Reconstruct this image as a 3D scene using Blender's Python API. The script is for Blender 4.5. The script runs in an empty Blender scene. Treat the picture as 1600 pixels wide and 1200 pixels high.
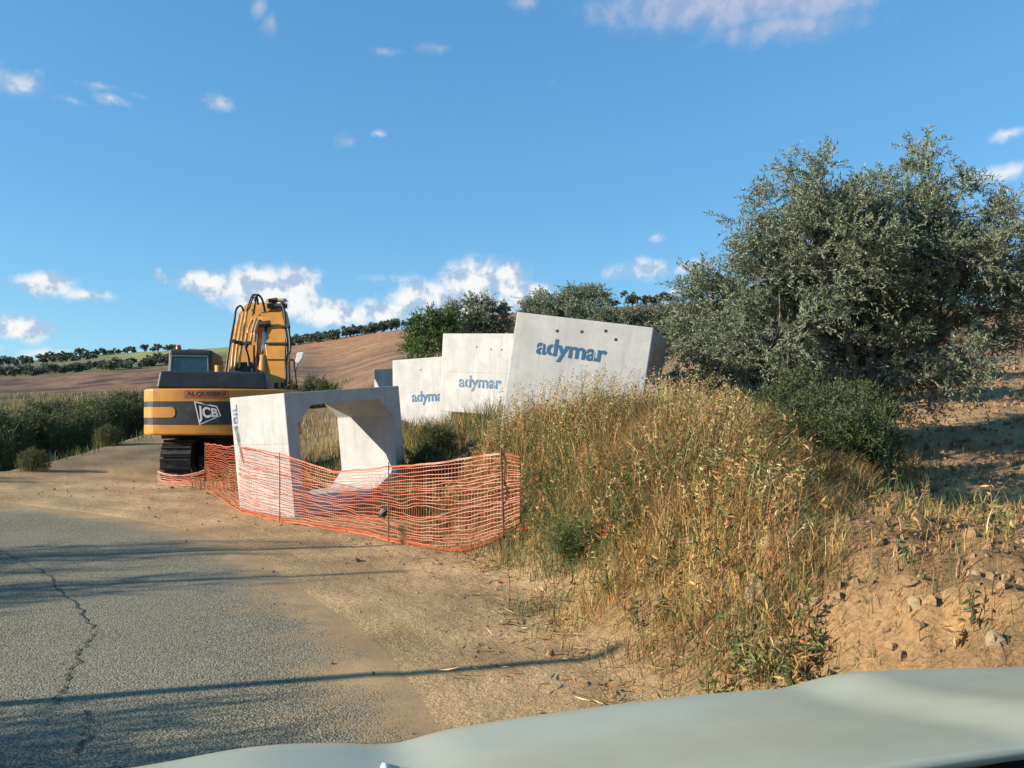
import bpy, math, random
import numpy as np
from mathutils import Vector, Matrix

random.seed(7)
RNG = np.random.default_rng(11)
SC = bpy.context.scene
COL = SC.collection

# ------------------------------------------------------------------ camera
CAM_Z = 1.4
FPX = 1250.0            # focal length in pixels of the 1600 px wide photograph
HOR = 660.0             # image row of the horizontal plane through the camera
cam_d = bpy.data.cameras.new('camera')
cam = bpy.data.objects.new('camera', cam_d)
COL.objects.link(cam)
cam.location = (0, 0, CAM_Z)
cam.rotation_euler = (math.radians(90), 0, 0)
cam_d.sensor_width = 36
cam_d.lens = 36 * FPX / 1600
cam_d.shift_y = (HOR - 600) / 1600
cam_d.clip_start = 0.05
cam_d.clip_end = 6000
SC.camera = cam

# ------------------------------------------------------------------ light
SUN_EL = math.radians(20)
SUN_TO = Vector((-0.966, -0.257, 0)).normalized() * math.cos(SUN_EL) + Vector((0, 0, math.sin(SUN_EL)))
sun_d = bpy.data.lights.new('sun', 'SUN')
sun_d.energy = 5.0
sun_d.angle = math.radians(0.55)
sun_d.color = (1.0, 0.91, 0.77)
sun = bpy.data.objects.new('sun', sun_d)
COL.objects.link(sun)
sun.rotation_euler = (-SUN_TO).to_track_quat('-Z', 'Y').to_euler()
sun.location = (-40, -10, 30)

SC.view_settings.view_transform = 'Standard'
SC.view_settings.look = 'None'
SC.view_settings.gamma = 1
SC.view_settings.use_curve_mapping = False
SC.view_settings.exposure = 0.85
SKY_STRENGTH = 0.092

# ------------------------------------------------------------------ node helpers
class NT:
    def __init__(self, tree):
        self.t = tree
    def n(self, typ, ins=None, **props):
        nd = self.t.nodes.new(typ)
        for k, v in props.items():
            setattr(nd, k, v)
        if ins:
            for k, v in ins.items():
                s = nd.inputs[k]
                if isinstance(v, bpy.types.NodeSocket):
                    self.t.links.new(v, s)
                else:
                    s.default_value = v
        return nd
    def math(self, op, a, b=0.0, c=None, clamp=False):
        d = {0: a, 1: b}
        if c is not None:
            d[2] = c
        return self.n('ShaderNodeMath', d, operation=op, use_clamp=clamp).outputs[0]
    def vmath(self, op, a, b=(0, 0, 0)):
        nd = self.n('ShaderNodeVectorMath', {0: a, 1: b}, operation=op)
        return nd.outputs['Value'] if op in ('LENGTH', 'DOT_PRODUCT') else nd.outputs[0]
    def mix(self, f, a, b, blend='MIX'):
        nd = self.n('ShaderNodeMix', None, data_type='RGBA', blend_type=blend)
        for idx, v in ((0, f), (6, a), (7, b)):
            if isinstance(v, bpy.types.NodeSocket):
                self.t.links.new(v, nd.inputs[idx])
            else:
                nd.inputs[idx].default_value = v if idx == 0 else (tuple(v) + (1,) if len(v) == 3 else v)
        return nd.outputs[2]
    def noise(self, vec, scale, detail=4, rough=0.55, dist=0.0):
        nd = self.n('ShaderNodeTexNoise', {'Scale': scale, 'Detail': detail, 'Roughness': rough, 'Distortion': dist})
        if vec is not None:
            self.t.links.new(vec, nd.inputs['Vector'])
        return nd.outputs[0]
    def ramp(self, f, a, b, lo=0.0, hi=1.0, smooth=True):
        nd = self.n('ShaderNodeMapRange', {0: f, 1: a, 2: b, 3: lo, 4: hi})
        nd.interpolation_type = 'SMOOTHSTEP' if smooth else 'LINEAR'
        nd.clamp = True
        return nd.outputs[0]

# ------------------------------------------------------------------ sky with clouds
world = bpy.data.worlds.new('World')
SC.world = world
world.use_nodes = True
wt = world.node_tree
wt.nodes.clear()
N = NT(wt)
sky = N.n('ShaderNodeTexSky', None, sky_type='NISHITA', sun_disc=False)
sky.sun_elevation = SUN_EL
sky.sun_rotation = math.atan2(SUN_TO.x, SUN_TO.y)
sky.altitude = 400
sky.air_density = 1.0
sky.dust_density = 0.0
sky.ozone_density = 1.6
gen = N.n('ShaderNodeTexCoord').outputs['Generated']
sep = N.n('ShaderNodeSeparateXYZ', {0: gen})
az = N.math('ARCTAN2', sep.outputs[0], sep.outputs[1])
az = N.n('ShaderNodeMath', {0: az, 1: -0.66, 2: 0.66}, operation='WRAP').outputs[0]
el = N.math('ARCSINE', sep.outputs[2])
# (px, py, rx, ry, weight)
CLOUDS = [(335, 445, 50, 26, 1), (400, 445, 62, 30, 1), (462, 448, 42, 30, 1), (430, 472, 80, 26, 1), (515, 488, 70, 24, 1),
          (600, 485, 60, 20, 1), (660, 462, 55, 30, 1), (740, 438, 55, 36, 1), (795, 440, 42, 32, 1), (720, 475, 110, 30, 1), (835, 462, 44, 24, 1),
          (1010, 422, 66, 17, .9), (1085, 420, 48, 14, .9), (1060, 457, 28, 12, .9), (68, 443, 42, 17, 1), (135, 459, 48, 9, .9),
          (28, 512, 52, 19, 1), (65, 523, 34, 10, .9), (253, 433, 12, 13, .8), (542, 221, 24, 14, .75), (590, 209, 14, 8, .6),
          (680, 76, 32, 9, .7), (598, 80, 36, 9, .55), (405, 12, 14, 20, .75), (425, 42, 15, 22, .75), (20, 130, 52, 24, .75), (105, 163, 30, 8, .6),
          (172, 158, 26, 10, .65), (165, 140, 50, 8, .5), (345, 160, 24, 16, .65), (1028, 372, 22, 11, .75), (1580, 209, 30, 13, .8),
          (1560, 266, 80, 15, .75), (1200, -12, 330, 52, 1.3), (1120, 12, 210, 36, .99), (1230, 40, 170, 28, .8), (825, 4, 34, 15, .75),
          (70, 550, 60, 9, .7), (860, 132, 10, 12, .5), (640, 432, 60, 10, .5)]

def cloud_mask(u, v):
    p = N.n('ShaderNodeCombineXYZ', {0: u, 1: v, 2: 0.0}).outputs[0]
    acc = None
    for (px, py, rx, ry, w) in CLOUDS:
        a = math.atan((px - 800) / FPX)
        e = math.atan((HOR - py) / FPX * math.cos(a))
        q = N.vmath('SUBTRACT', p, (a, e, 0))
        gw = 1.22 if rx > 38 and py > 300 else 1.0
        q = N.vmath('MULTIPLY', q, (FPX / (rx * gw), FPX / (ry * gw), 0))
        ln = N.vmath('LENGTH', q)
        w = (1.55 if py > 300 else 1.25) if w >= 1 else w * .95
        m = N.math('MULTIPLY_ADD', ln, -w, w)
        acc = m if acc is None else N.math('MAXIMUM', acc, m)
    return acc

def noisy(u, v):
    n1 = N.noise(gen, 26, 7, 0.62)
    n2 = N.noise(gen, 9, 5, 0.6)
    return n1, n2
n1, n2 = noisy(az, el)
du = N.math('MULTIPLY', N.math('SUBTRACT', n1, 0.5), 0.035)
dv = N.math('MULTIPLY', N.math('SUBTRACT', n2, 0.5), 0.03)
u0 = N.math('ADD', az, du)
v0 = N.math('ADD', el, dv)
m0 = cloud_mask(u0, v0)
fine = N.noise(gen, 38, 7, 0.55)
fine2 = N.noise(N.vmath('ADD', gen, (-0.010, 0.0, 0.012)), 38, 4, 0.5)
dens = N.math('ADD', m0, N.math('MULTIPLY', N.math('SUBTRACT', fine, 0.5), 1.0))
alpha = N.ramp(dens, 0.0, 1.0)
lit = N.math('ADD', N.math('MULTIPLY', N.math('SUBTRACT', fine, fine2), 3.4), N.math('MULTIPLY', m0, 0.16))
lit = N.ramp(lit, -0.28, 0.42)
ccol = N.mix(lit, (2.7, 3.5, 4.5), (6.0, 5.9, 5.8))
ccol = N.mix(N.ramp(el, 0.28, 0.44, 0.0, 0.8), ccol, (2.2, 2.7, 4.1))
alpha = N.math('MULTIPLY', alpha, N.ramp(el, 0.02, 0.06, 0.6, 0.93))
hs = N.n('ShaderNodeHueSaturation', {'Hue': 0.5, 'Saturation': 1.34, 'Value': 1.1, 'Color': sky.outputs[0]}).outputs[0]
hs = N.mix(1.0, hs, (0.97, 1.12, 1.13), 'MULTIPLY')
hs = N.n('ShaderNodeGamma', {0: hs, 1: 0.5}).outputs[0]          # the phone's soft tone curve over the sky
hs = N.mix(1.0, hs, (1.10, 1.66, 2.14), 'MULTIPLY')
skycol = N.mix(alpha, hs, ccol)
bg = N.n('ShaderNodeBackground', {0: skycol, 1: SKY_STRENGTH})
wo = N.n('ShaderNodeOutputWorld')
wt.links.new(bg.outputs[0], wo.inputs[0])
world.cycles.sampling_method = 'MANUAL'
world.cycles.sample_map_resolution = 512

# ------------------------------------------------------------------ numeric helpers
def hash2(ix, iy, seed):
    h = (ix.astype(np.int64) * 374761393 + iy.astype(np.int64) * 668265263 + seed * 1442695041) & 0xFFFFFFFF
    h = ((h ^ (h >> 13)) * 1274126177) & 0xFFFFFFFF
    return ((h ^ (h >> 16)) & 0xFFFFFF) / float(0xFFFFFF)

def vnoise(x, y, seed=0):
    x = np.asarray(x, float); y = np.asarray(y, float)
    ix = np.floor(x); iy = np.floor(y)
    fx = x - ix; fy = y - iy
    fx = fx * fx * (3 - 2 * fx); fy = fy * fy * (3 - 2 * fy)
    a = hash2(ix, iy, seed); b = hash2(ix + 1, iy, seed)
    c = hash2(ix, iy + 1, seed); d = hash2(ix + 1, iy + 1, seed)
    return (a * (1 - fx) + b * fx) * (1 - fy) + (c * (1 - fx) + d * fx) * fy

def fbm(x, y, seed=0, octv=4):
    s = 0; amp = 0.5; t = 0
    for k in range(octv):
        s = s + amp * vnoise(x * 2 ** k, y * 2 ** k, seed + k * 17); t += amp; amp *= 0.5
    return s / t

def sstep(a, b, x):
    t = np.clip((x - a) / (b - a), 0, 1)
    return t * t * (3 - 2 * t)

def catmull(pts, n=12):
    P = [np.array(p, float) for p in pts]
    out = []
    for i in range(len(P) - 1):
        p0 = P[max(i - 1, 0)]; p1 = P[i]; p2 = P[i + 1]; p3 = P[min(i + 2, len(P) - 1)]
        for k in range(n):
            t = k / n
            out.append(0.5 * ((2 * p1) + (-p0 + p2) * t + (2 * p0 - 5 * p1 + 4 * p2 - p3) * t * t + (-p0 + 3 * p1 - 3 * p2 + p3) * t ** 3))
    out.append(P[-1])
    return np.array(out)

def sdist(X, Y, poly):
    """signed distance to a polyline, positive on its right-hand side"""
    best = np.full(X.shape, 1e9); sign = np.ones(X.shape)
    for a, b in zip(poly[:-1], poly[1:]):
        d = b - a; L2 = d @ d
        t = np.clip(((X - a[0]) * d[0] + (Y - a[1]) * d[1]) / L2, 0, 1)
        dx = X - (a[0] + t * d[0]); dy = Y - (a[1] + t * d[1])
        dd = np.hypot(dx, dy)
        sg = np.where(d[0] * dy - d[1] * dx < 0, 1.0, -1.0)
        m = dd < best - 1e-9
        best = np.where(m, dd, best); sign = np.where(m, sg, sign)
    return best * sign

TOE = catmull([(2.6, -14), (2.2, -2), (1.5, 1.5), (0.98, 3.2), (0.70, 4.2), (0.36, 5.3), (0.05, 7.3), (-0.45, 8.5), (-1.1, 9.7),
               (-1.15, 10.9), (-0.75, 12.0), (-0.9, 13.8), (-2.2, 15.8), (-4.0, 19.5), (-6, 27)], 5)
EDGE = catmull([(0.9, -14), (0.75, -4), (0.4, 0), (.15, 2), (-.25, 3.72), (-.8, 5.15), (-1.65, 6.7), (-3.2, 9.35), (-5.1, 11.25),
                (-7.7, 12.6), (-11, 13.4), (-16, 13.8), (-32, 14.2)], 8)

AZN = np.array([-.64, -.25, -.12, 0, .3, .64])
RN = np.array([14, 20, 28, 40, 70, 150])
ETAB = np.array([[-.1, -.07, -.034, -.002, .032, .060],
                 [-.1, -.068, -.022, .012, .05, .085],
                 [-.045, -.012, .02, .045, .08, .108],
                 [-.016, .018, .045, .07, .1, .128],
                 [-.03, .018, .052, .082, .118, .138],
                 [-.03, .020, .056, .088, .122, .136]])
RIDGE_AZ = np.array([-.64, -.56, -.48, -.424, -.272, -.2, -.12, -.04, .12, .2, .4, .64])
RIDGE_E = np.array([.074, .080, .087, .091, .097, .108, .121, .133, .145, .148, .15, .145])
RIDGE_RA = np.array([-.64, -.4, -.2, .64])
RIDGE_R = np.array([330., 300., 240., 250.])

def far_z(X, Y):
    r = np.hypot(X, Y)
    ang = np.arctan2(X, Y)
    a = np.tan(np.clip(ang, -0.5695, 0.5695))
    R = np.interp(a, RIDGE_RA, RIDGE_R)
    eR = np.interp(a, RIDGE_AZ, RIDGE_E)
    lr = np.log(np.maximum(r, 14.0))
    LN = np.log(RN)
    # table lookup, bilinear
    ja = np.clip(np.searchsorted(AZN, a) - 1, 0, len(AZN) - 2)
    fa = np.clip((a - AZN[ja]) / (AZN[ja + 1] - AZN[ja]), 0, 1)
    fa = fa * fa * (3 - 2 * fa)
    jr = np.clip(np.searchsorted(LN, lr) - 1, 0, len(RN) - 2)
    fr = np.clip((lr - LN[jr]) / (LN[jr + 1] - LN[jr]), 0, 1)
    e = (ETAB[ja, jr] * (1 - fr) + ETAB[ja, jr + 1] * fr) * (1 - fa) + (ETAB[ja + 1, jr] * (1 - fr) + ETAB[ja + 1, jr + 1] * fr) * fa
    t = np.clip((r - 150) / np.maximum(R - 150, 1), 0, 1)
    e = e * (1 - t) + eR * t
    z = CAM_Z + np.cos(np.clip(ang, -0.5695, 0.5695)) * np.minimum(r, R) * e
    z = z - np.maximum(r - R, 0) * 0.10
    return z

def gz(X, Y, rough=True):
    X = np.asarray(X, float); Y = np.asarray(Y, float)
    r = np.hypot(X, Y)
    s = sdist(X, Y, TOE)
    near = 0.72 * sstep(-0.15, 1.25, s)
    near += 0.47 * np.exp(-(np.where(s < 1.7, (s - 1.7) / .95, np.where(s > 2.3, (s - 2.3) / .75, 0))) ** 2) * sstep(4.8, 7.0, Y) * (1 - sstep(11.5, 14, Y)) * sstep(0, .7, s) * (1 - .7 * sstep(.27, .42, X / np.maximum(Y, .5)))
    near += 0.14 * np.exp(-((X - 2.9) / 1.6) ** 2 - ((Y - 4.6) / 0.65) ** 2) * sstep(.2, 1, s)
    near -= 0.34 * np.exp(-((X - 4.6) / 1.7) ** 2 - ((Y - 7.4) / 1.5) ** 2) * sstep(2.4, 3.4, s)
    far = far_z(X, Y)
    w = sstep(11.5, 17.0, r)
    hl = -11.5 - (Y - 18) * .17 - X                         # metres beyond the crest of the gully on the left
    dip = 1.15 * sstep(0.0, 1.9, hl) * (1 - sstep(5.0, 9.0, hl)) * sstep(14, 17, Y) * (1 - sstep(40, 60, Y))
    far = far - dip
    z = near * (1 - w) + far * w
    if rough:
        sa = sdist(X, Y, EDGE)
        wr = sstep(0.25, 1.2, sa)
        bankw = sstep(0.0, 0.8, s)
        amp = wr * (0.02 + 0.10 * bankw * (1 - sstep(20, 40, r)))
        z = z + amp * (fbm(X * 1.7, Y * 1.7, 3) - 0.5) * 2 + wr * 0.012 * (fbm(X * 9, Y * 9, 5) - .5) * 2 * (1 - sstep(25, 60, r))
        z = z + bankw * (1 - sstep(12, 25, r)) * 0.085 * (fbm(X * 5, Y * 5, 8, 5) - .5) * 2
        z = z + sstep(45, 120, r) * 1.2 * (fbm(X / 30, Y / 30, 21) - .5)
    return z

def g1(x, y, rough=True):
    return float(gz(np.array([x]), np.array([y]), rough)[0])

def at(px, py, d):
    return Vector(((px - 800) / FPX * d, d, CAM_Z - (py - HOR) / FPX * d))

def ground_at(px, py, rmin=10, rmax=420):
    """point of the terrain that photograph pixel (px, py) looks at"""
    a = (px - 800) / FPX
    Y = np.exp(np.linspace(math.log(rmin), math.log(rmax), 900))
    X = a * Y
    z = gz(X, Y)
    pyg = HOR - (z - CAM_Z) / Y * FPX
    i = int(np.argmax(pyg <= py)) if (pyg <= py).any() else int(np.argmin(pyg))
    return Vector((X[i], Y[i], z[i]))

# ------------------------------------------------------------------ object helpers
def link(o, parent=None):
    COL.objects.link(o)
    if parent is not None:
        o.parent = parent
    return o

def tag(o, label=None, cat=None, group=None, kind=None):
    if label: o['label'] = label
    if cat: o['category'] = cat
    if group: o['group'] = group
    if kind: o['kind'] = kind
    return o

def empty(name, loc=(0, 0, 0), rz=0.0):
    o = bpy.data.objects.new(name, None)
    o.empty_display_size = 0.2
    COL.objects.link(o)
    o.location = loc
    o.rotation_euler = (0, 0, rz)
    return o

def arr_mesh(name, V, F, mat, parent=None, col=None, smooth=False):
    me = bpy.data.meshes.new(name)
    V = np.ascontiguousarray(V, dtype=np.float32)
    F = np.ascontiguousarray(F, dtype=np.int32)
    me.from_pydata(V, [], F)
    if col is not None:
        at_ = me.attributes.new('Col', 'FLOAT_COLOR', 'POINT')
        c = np.ones((len(V), 4), np.float32); c[:, :3] = col
        at_.data.foreach_set('color', c.ravel())
    if smooth:
        me.polygons.foreach_set('use_smooth', np.ones(len(me.polygons), bool))
    me.update()
    if mat is not None:
        me.materials.append(mat)
    return link(bpy.data.objects.new(name, me), parent)

class MB:
    def __init__(self):
        self.v = []; self.f = []
    def add(self, vs, fs):
        o = len(self.v)
        self.v += [tuple(p) for p in vs]
        self.f += [tuple(i + o for i in f) for f in fs]
        return self
    def box(self, c, s, M=None):
        x, y, z = s[0] / 2, s[1] / 2, s[2] / 2
        vs = [Vector(c) + (M @ Vector(p) if M else Vector(p)) for p in
              [(-x, -y, -z), (x, -y, -z), (x, y, -z), (-x, y, -z), (-x, -y, z), (x, -y, z), (x, y, z), (-x, y, z)]]
        return self.add(vs, [(0, 3, 2, 1), (4, 5, 6, 7), (0, 1, 5, 4), (1, 2, 6, 5), (2, 3, 7, 6), (3, 0, 4, 7)])
    def tube(self, pts, rad, n=8, cap=True):
        pts = [Vector(p) for p in pts]
        if not hasattr(rad, '__len__'): rad = [rad] * len(pts)
        rings = []
        up = Vector((0.13, 0.21, 1)).normalized()
        for i, p in enumerate(pts):
            t = (pts[min(i + 1, len(pts) - 1)] - pts[max(i - 1, 0)]).normalized()
            a = t.cross(up)
            if a.length < 1e-3: a = t.cross(Vector((1, 0, 0)))
            a.normalize(); b = t.cross(a).normalized()
            rings.append([p + (a * math.cos(2 * math.pi * k / n) + b * math.sin(2 * math.pi * k / n)) * rad[i] for k in range(n)])
        o = len(self.v)
        for r in rings: self.v += [tuple(q) for q in r]
        for i in range(len(pts) - 1):
            for k in range(n):
                self.f.append((o + i * n + k, o + i * n + (k + 1) % n, o + (i + 1) * n + (k + 1) % n, o + (i + 1) * n + k))
        if cap:
            self.f.append(tuple(o + k for k in range(n))[::-1])
            self.f.append(tuple(o + (len(pts) - 1) * n + k for k in range(n)))
        return self
    def prism(self, poly, d, M=None):
        """poly: list of 3-D points (planar), extruded by vector d"""
        n = len(poly)
        a = [Vector(p) for p in poly]; b = [p + Vector(d) for p in a]
        return self.add(a + b, [tuple(range(n))[::-1], tuple(range(n, 2 * n))] + [(i, (i + 1) % n, n + (i + 1) % n, n + i) for i in range(n)])
    def build(self, name, mat, parent=None, smooth=False, bevel=0.0, seg=2):
        me = bpy.data.meshes.new(name)
        me.from_pydata(self.v, [], self.f)
        me.update()
        import bmesh
        bm = bmesh.new(); bm.from_mesh(me)
        bmesh.ops.recalc_face_normals(bm, faces=bm.faces)
        bm.to_mesh(me); bm.free()
        if smooth:
            me.polygons.foreach_set('use_smooth', np.ones(len(me.polygons), bool))
        if mat is not None: me.materials.append(mat)
        o = link(bpy.data.objects.new(name, me), parent)
        if bevel > 0:
            m = o.modifiers.new('bevel', 'BEVEL'); m.width = bevel; m.segments = seg; m.limit_method = 'ANGLE'; m.angle_limit = math.radians(35)
        return o

# ------------------------------------------------------------------ materials
MATS = {}
def new_mat(name):
    m = bpy.data.materials.new(name); m.use_nodes = True
    m.node_tree.nodes.clear()
    MATS[name] = m
    return m, NT(m.node_tree)

def finish(m, n, shader, disp=None):
    o = n.n('ShaderNodeOutputMaterial')
    m.node_tree.links.new(shader, o.inputs[0])
    return m

def simple(name, colr, rough=0.6, metal=0.0, var=0.12, scale=6.0, bump=0.0, bscale=40.0, dirt=None, coat=0.0, spec=0.5):
    m, n = new_mat(name)
    tc = n.n('ShaderNodeTexCoord').outputs['Object']
    nz = n.noise(tc, scale, 6, 0.6)
    f = n.ramp(nz, 0.3, 0.7)
    lo = tuple(c * (1 - var) for c in colr); hi = tuple(min(1, c * (1 + var)) for c in colr)
    c = n.mix(f, lo, hi)
    if dirt:
        nd = n.noise(tc, scale * 0.6, 8, 0.68)
        c = n.mix(n.math('MULTIPLY', n.ramp(nd, 0.52, 0.72), dirt[1]), c, dirt[0])
    p = n.n('ShaderNodeBsdfPrincipled', {'Base Color': c, 'Roughness': rough, 'Metallic': metal, 'Coat Weight': coat, 'Specular IOR Level': spec})
    if bump > 0:
        b = n.n('ShaderNodeBump', {'Strength': bump, 'Distance': 0.01, 'Height': n.noise(tc, bscale, 5, 0.6)})
        m.node_tree.links.new(b.outputs[0], p.inputs['Normal'])
    return finish(m, n, p.outputs[0])

def leafy(name, trans=0.3, rough=0.55, back=None):
    m, n = new_mat(name)
    c = n.n('ShaderNodeAttribute', None, attribute_name='Col').outputs['Color']
    if back is not None:
        bf = n.n('ShaderNodeNewGeometry').outputs['Backfacing']
        c = n.mix(bf, c, n.mix(0.55, c, back))
    p = n.n('ShaderNodeBsdfPrincipled', {'Base Color': c, 'Roughness': rough, 'Specular IOR Level': 0.35})
    t = n.n('ShaderNodeBsdfTranslucent', {0: c})
    mx = n.n('ShaderNodeMixShader', {0: trans, 1: p.outputs[0], 2: t.outputs[0]})
    return finish(m, n, mx.outputs[0])

GRASS_M = leafy('grass_blades', 0.28, 0.6)
OLIVE_M = leafy('olive_leaves', 0.15, 0.45, back=(0.30, 0.33, 0.27))
SHRUB_M = leafy('shrub_leaves', 0.25, 0.55)
BARK_M = simple('olive_bark', (0.17, 0.14, 0.11), 0.9, var=0.4, scale=14, bump=0.8, bscale=30)

def streaks(n, tc):
    ed = n.n('ShaderNodeAttribute', None, attribute_name='Edge').outputs['Fac']
    wob = n.math('MULTIPLY', n.noise(tc, 0.5, 2, 0.5), 0.5)
    v = n.n('ShaderNodeCombineXYZ', {0: n.math('MULTIPLY', n.math('ADD', ed, wob), 4.5), 1: n.math('MULTIPLY', n.n('ShaderNodeSeparateXYZ', {0: tc}).outputs[1], 0.55), 2: 0.0}).outputs[0]
    brk = n.noise(tc, 2.3, 4, 0.6)
    return n.math('ADD', n.math('MULTIPLY', n.noise(v, 1.0, 3, 0.5), 0.75), n.math('MULTIPLY', brk, 0.25))

def dirt_color(n, tc):
    a = n.ramp(n.noise(tc, 0.9, 5, 0.6), 0.3, 0.72)
    c = n.mix(a, (0.36, 0.228, 0.108), (0.52, 0.345, 0.175))
    b = n.ramp(n.noise(tc, 34, 6, 0.7), 0.35, 0.7)
    c = n.mix(n.math('MULTIPLY', b, 0.45), c, (0.235, 0.15, 0.085))
    g = n.ramp(n.noise(tc, 150, 3, 0.6), 0.62, 0.72)
    c = n.mix(n.math('MULTIPLY', g, 0.4), c, (0.50, 0.42, 0.32))
    st = n.ramp(streaks(n, tc), 0.48, 0.68)
    c = n.mix(n.math('MULTIPLY', st, 0.4), c, (0.28, 0.18, 0.09))
    return c

def ground_material():
    m, n = new_mat('soil')
    tc = n.n('ShaderNodeTexCoord').outputs['Object']
    base = n.n('ShaderNodeAttribute', None, attribute_name='Col')
    a = n.ramp(n.noise(tc, 0.9, 5, 0.6), 0.3, 0.72, 0.78, 1.2)
    b = n.ramp(n.noise(tc, 30, 6, 0.7), 0.3, 0.7, 1.2, 0.72)
    far = n.ramp(n.noise(tc, 0.22, 6, 0.7), 0.3, 0.7, 0.7, 1.25)
    c = n.vmath('MULTIPLY', base.outputs['Color'], n.n('ShaderNodeCombineXYZ', {0: a, 1: a, 2: a}).outputs[0])
    c = n.vmath('MULTIPLY', c, n.n('ShaderNodeCombineXYZ', {0: b, 1: b, 2: b}).outputs[0])
    c = n.vmath('MULTIPLY', c, n.n('ShaderNodeCombineXYZ', {0: far, 1: far, 2: far}).outputs[0])
    g = n.ramp(n.noise(tc, 130, 3, 0.6), 0.64, 0.72)
    c = n.mix(n.math('MULTIPLY', g, 0.3), c, (0.48, 0.40, 0.30))
    nearr = n.n('ShaderNodeAttribute', None, attribute_name='Shoulder').outputs['Fac']
    stk = streaks(n, tc)
    c = n.mix(n.math('MULTIPLY', n.math('MULTIPLY', n.ramp(stk, 0.46, 0.68), nearr), 0.45), c, (0.27, 0.175, 0.09))
    p = n.n('ShaderNodeBsdfPrincipled', {'Base Color': c, 'Roughness': 0.95, 'Specular IOR Level': 0.15})
    h = n.math('ADD', n.math('MULTIPLY', n.noise(tc, 12, 8, 0.65), 1.0), n.math('MULTIPLY', n.noise(tc, 60, 5, 0.65), 0.5))
    h = n.math('ADD', h, n.math('MULTIPLY', n.math('MULTIPLY', stk, nearr), -0.9))
    bp = n.n('ShaderNodeBump', {'Strength': 0.75, 'Distance': 0.045, 'Height': h})
    m.node_tree.links.new(bp.outputs[0], p.inputs['Normal'])
    return finish(m, n, p.outputs[0])
SOIL_M = ground_material()

def road_material():
    m, n = new_mat('asphalt')
    tc = n.n('ShaderNodeTexCoord').outputs['Object']
    ed = n.n('ShaderNodeAttribute', None, attribute_name='Edge').outputs['Fac']    # metres from the right-hand edge
    vo = n.n('ShaderNodeTexVoronoi', {'Vector': tc, 'Scale': 95.0, 'Randomness': 1.0})
    chip = n.n('ShaderNodeSeparateColor', {0: vo.outputs['Color']}).outputs[0]
    c = n.mix(n.ramp(chip, 0.1, 0.95, smooth=False), (0.112, 0.096, 0.062), (0.385, 0.335, 0.222))
    gap = n.ramp(vo.outputs['Distance'], 0.35, 0.75)
    c = n.mix(n.math('MULTIPLY', gap, 0.55), c, (0.05, 0.046, 0.04))
    big = n.ramp(n.noise(tc, 0.55, 5, 0.6), 0.35, 0.7)
    c = n.mix(n.math('MULTIPLY', big, 0.35), c, (0.30, 0.265, 0.20))
    # dust carried over the edge
    w = n.math('ADD', ed, n.math('MULTIPLY', n.math('SUBTRACT', n.noise(tc, 1.6, 8, 0.72), 0.5), 2.4))
    w = n.math('ADD', w, n.math('MULTIPLY', n.math('SUBTRACT', n.noise(tc, 0.5, 3, 0.6), 0.5), 1.8))
    dust = n.ramp(w, -0.15, 0.85, 1.0, 0.0)
    fine = n.ramp(n.noise(tc, 42, 4, 0.7), 0.3, 0.65, 0.55, 1.0)
    dust = n.math('MULTIPLY', dust, n.math('MAXIMUM', fine, n.ramp(w, 0.0, 0.35, 1.0, 0.0)))
    ew = n.math('ADD', ed, n.math('MULTIPLY', n.math('SUBTRACT', n.noise(tc, 5.0, 8, 0.75), 0.5), 1.1))
    dust = n.math('MAXIMUM', dust, n.math('MAXIMUM', n.ramp(ew, 0.12, 0.62, 1.0, 0.0), n.ramp(ed, 0.05, 0.3, 1.0, 0.0)))
    c = n.mix(dust, c, dirt_color(n, tc))
    p = n.n('ShaderNodeBsdfPrincipled', {'Base Color': c, 'Roughness': 0.95, 'Specular IOR Level': 0.1})
    h = n.math('SUBTRACT', 1.0, vo.outputs['Distance'])
    h = n.math('ADD', h, n.math('MULTIPLY', n.noise(tc, 9, 5, 0.6), 0.6))
    bp = n.n('ShaderNodeBump', {'Strength': n.ramp(dust, 0.2, 1.0, 0.55, 0.12), 'Distance': 0.008, 'Height': h})
    m.node_tree.links.new(bp.outputs[0], p.inputs['Normal'])
    return finish(m, n, p.outputs[0])
ROAD_M = road_material()

def concrete_material(name, colr, stain=0.4):
    m, n = new_mat(name)
    tc = n.n('ShaderNodeTexCoord').outputs['Object']
    c = n.mix(n.ramp(n.noise(tc, 2.2, 7, 0.65), 0.3, 0.72), tuple(x * 0.82 for x in colr), tuple(min(1, x * 1.06) for x in colr))
    mp = n.n('ShaderNodeMapping', {'Vector': tc, 'Scale': (9, 9, 0.7)})
    st = n.ramp(n.noise(mp.outputs[0], 1.2, 6, 0.6), 0.48, 0.78)
    c = n.mix(n.math('MULTIPLY', st, stain), c, (0.24, 0.22, 0.19))
    vo = n.n('ShaderNodeTexVoronoi', {'Vector': tc, 'Scale': 13.0})
    pit = n.math('MULTIPLY', n.ramp(vo.outputs['Distance'], 0.05, 0.09, 1.0, 0.0), n.ramp(n.n('ShaderNodeSeparateColor', {0: vo.outputs['Color']}).outputs[0], 0.70, 0.75))
    c = n.mix(n.math('MULTIPLY', pit, 0.7), c, (0.16, 0.15, 0.13))
    p = n.n('ShaderNodeBsdfPrincipled', {'Base Color': c, 'Roughness': 0.85, 'Specular IOR Level': 0.25})
    h = n.math('SUBTRACT', n.math('MULTIPLY', n.noise(tc, 26, 6, 0.65), 0.5), pit)
    bp = n.n('ShaderNodeBump', {'Strength': 0.35, 'Distance': 0.01, 'Height': h})
    m.node_tree.links.new(bp.outputs[0], p.inputs['Normal'])
    return finish(m, n, p.outputs[0])
CONC_M = concrete_material('pale_concrete', (0.45, 0.445, 0.425))
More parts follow.
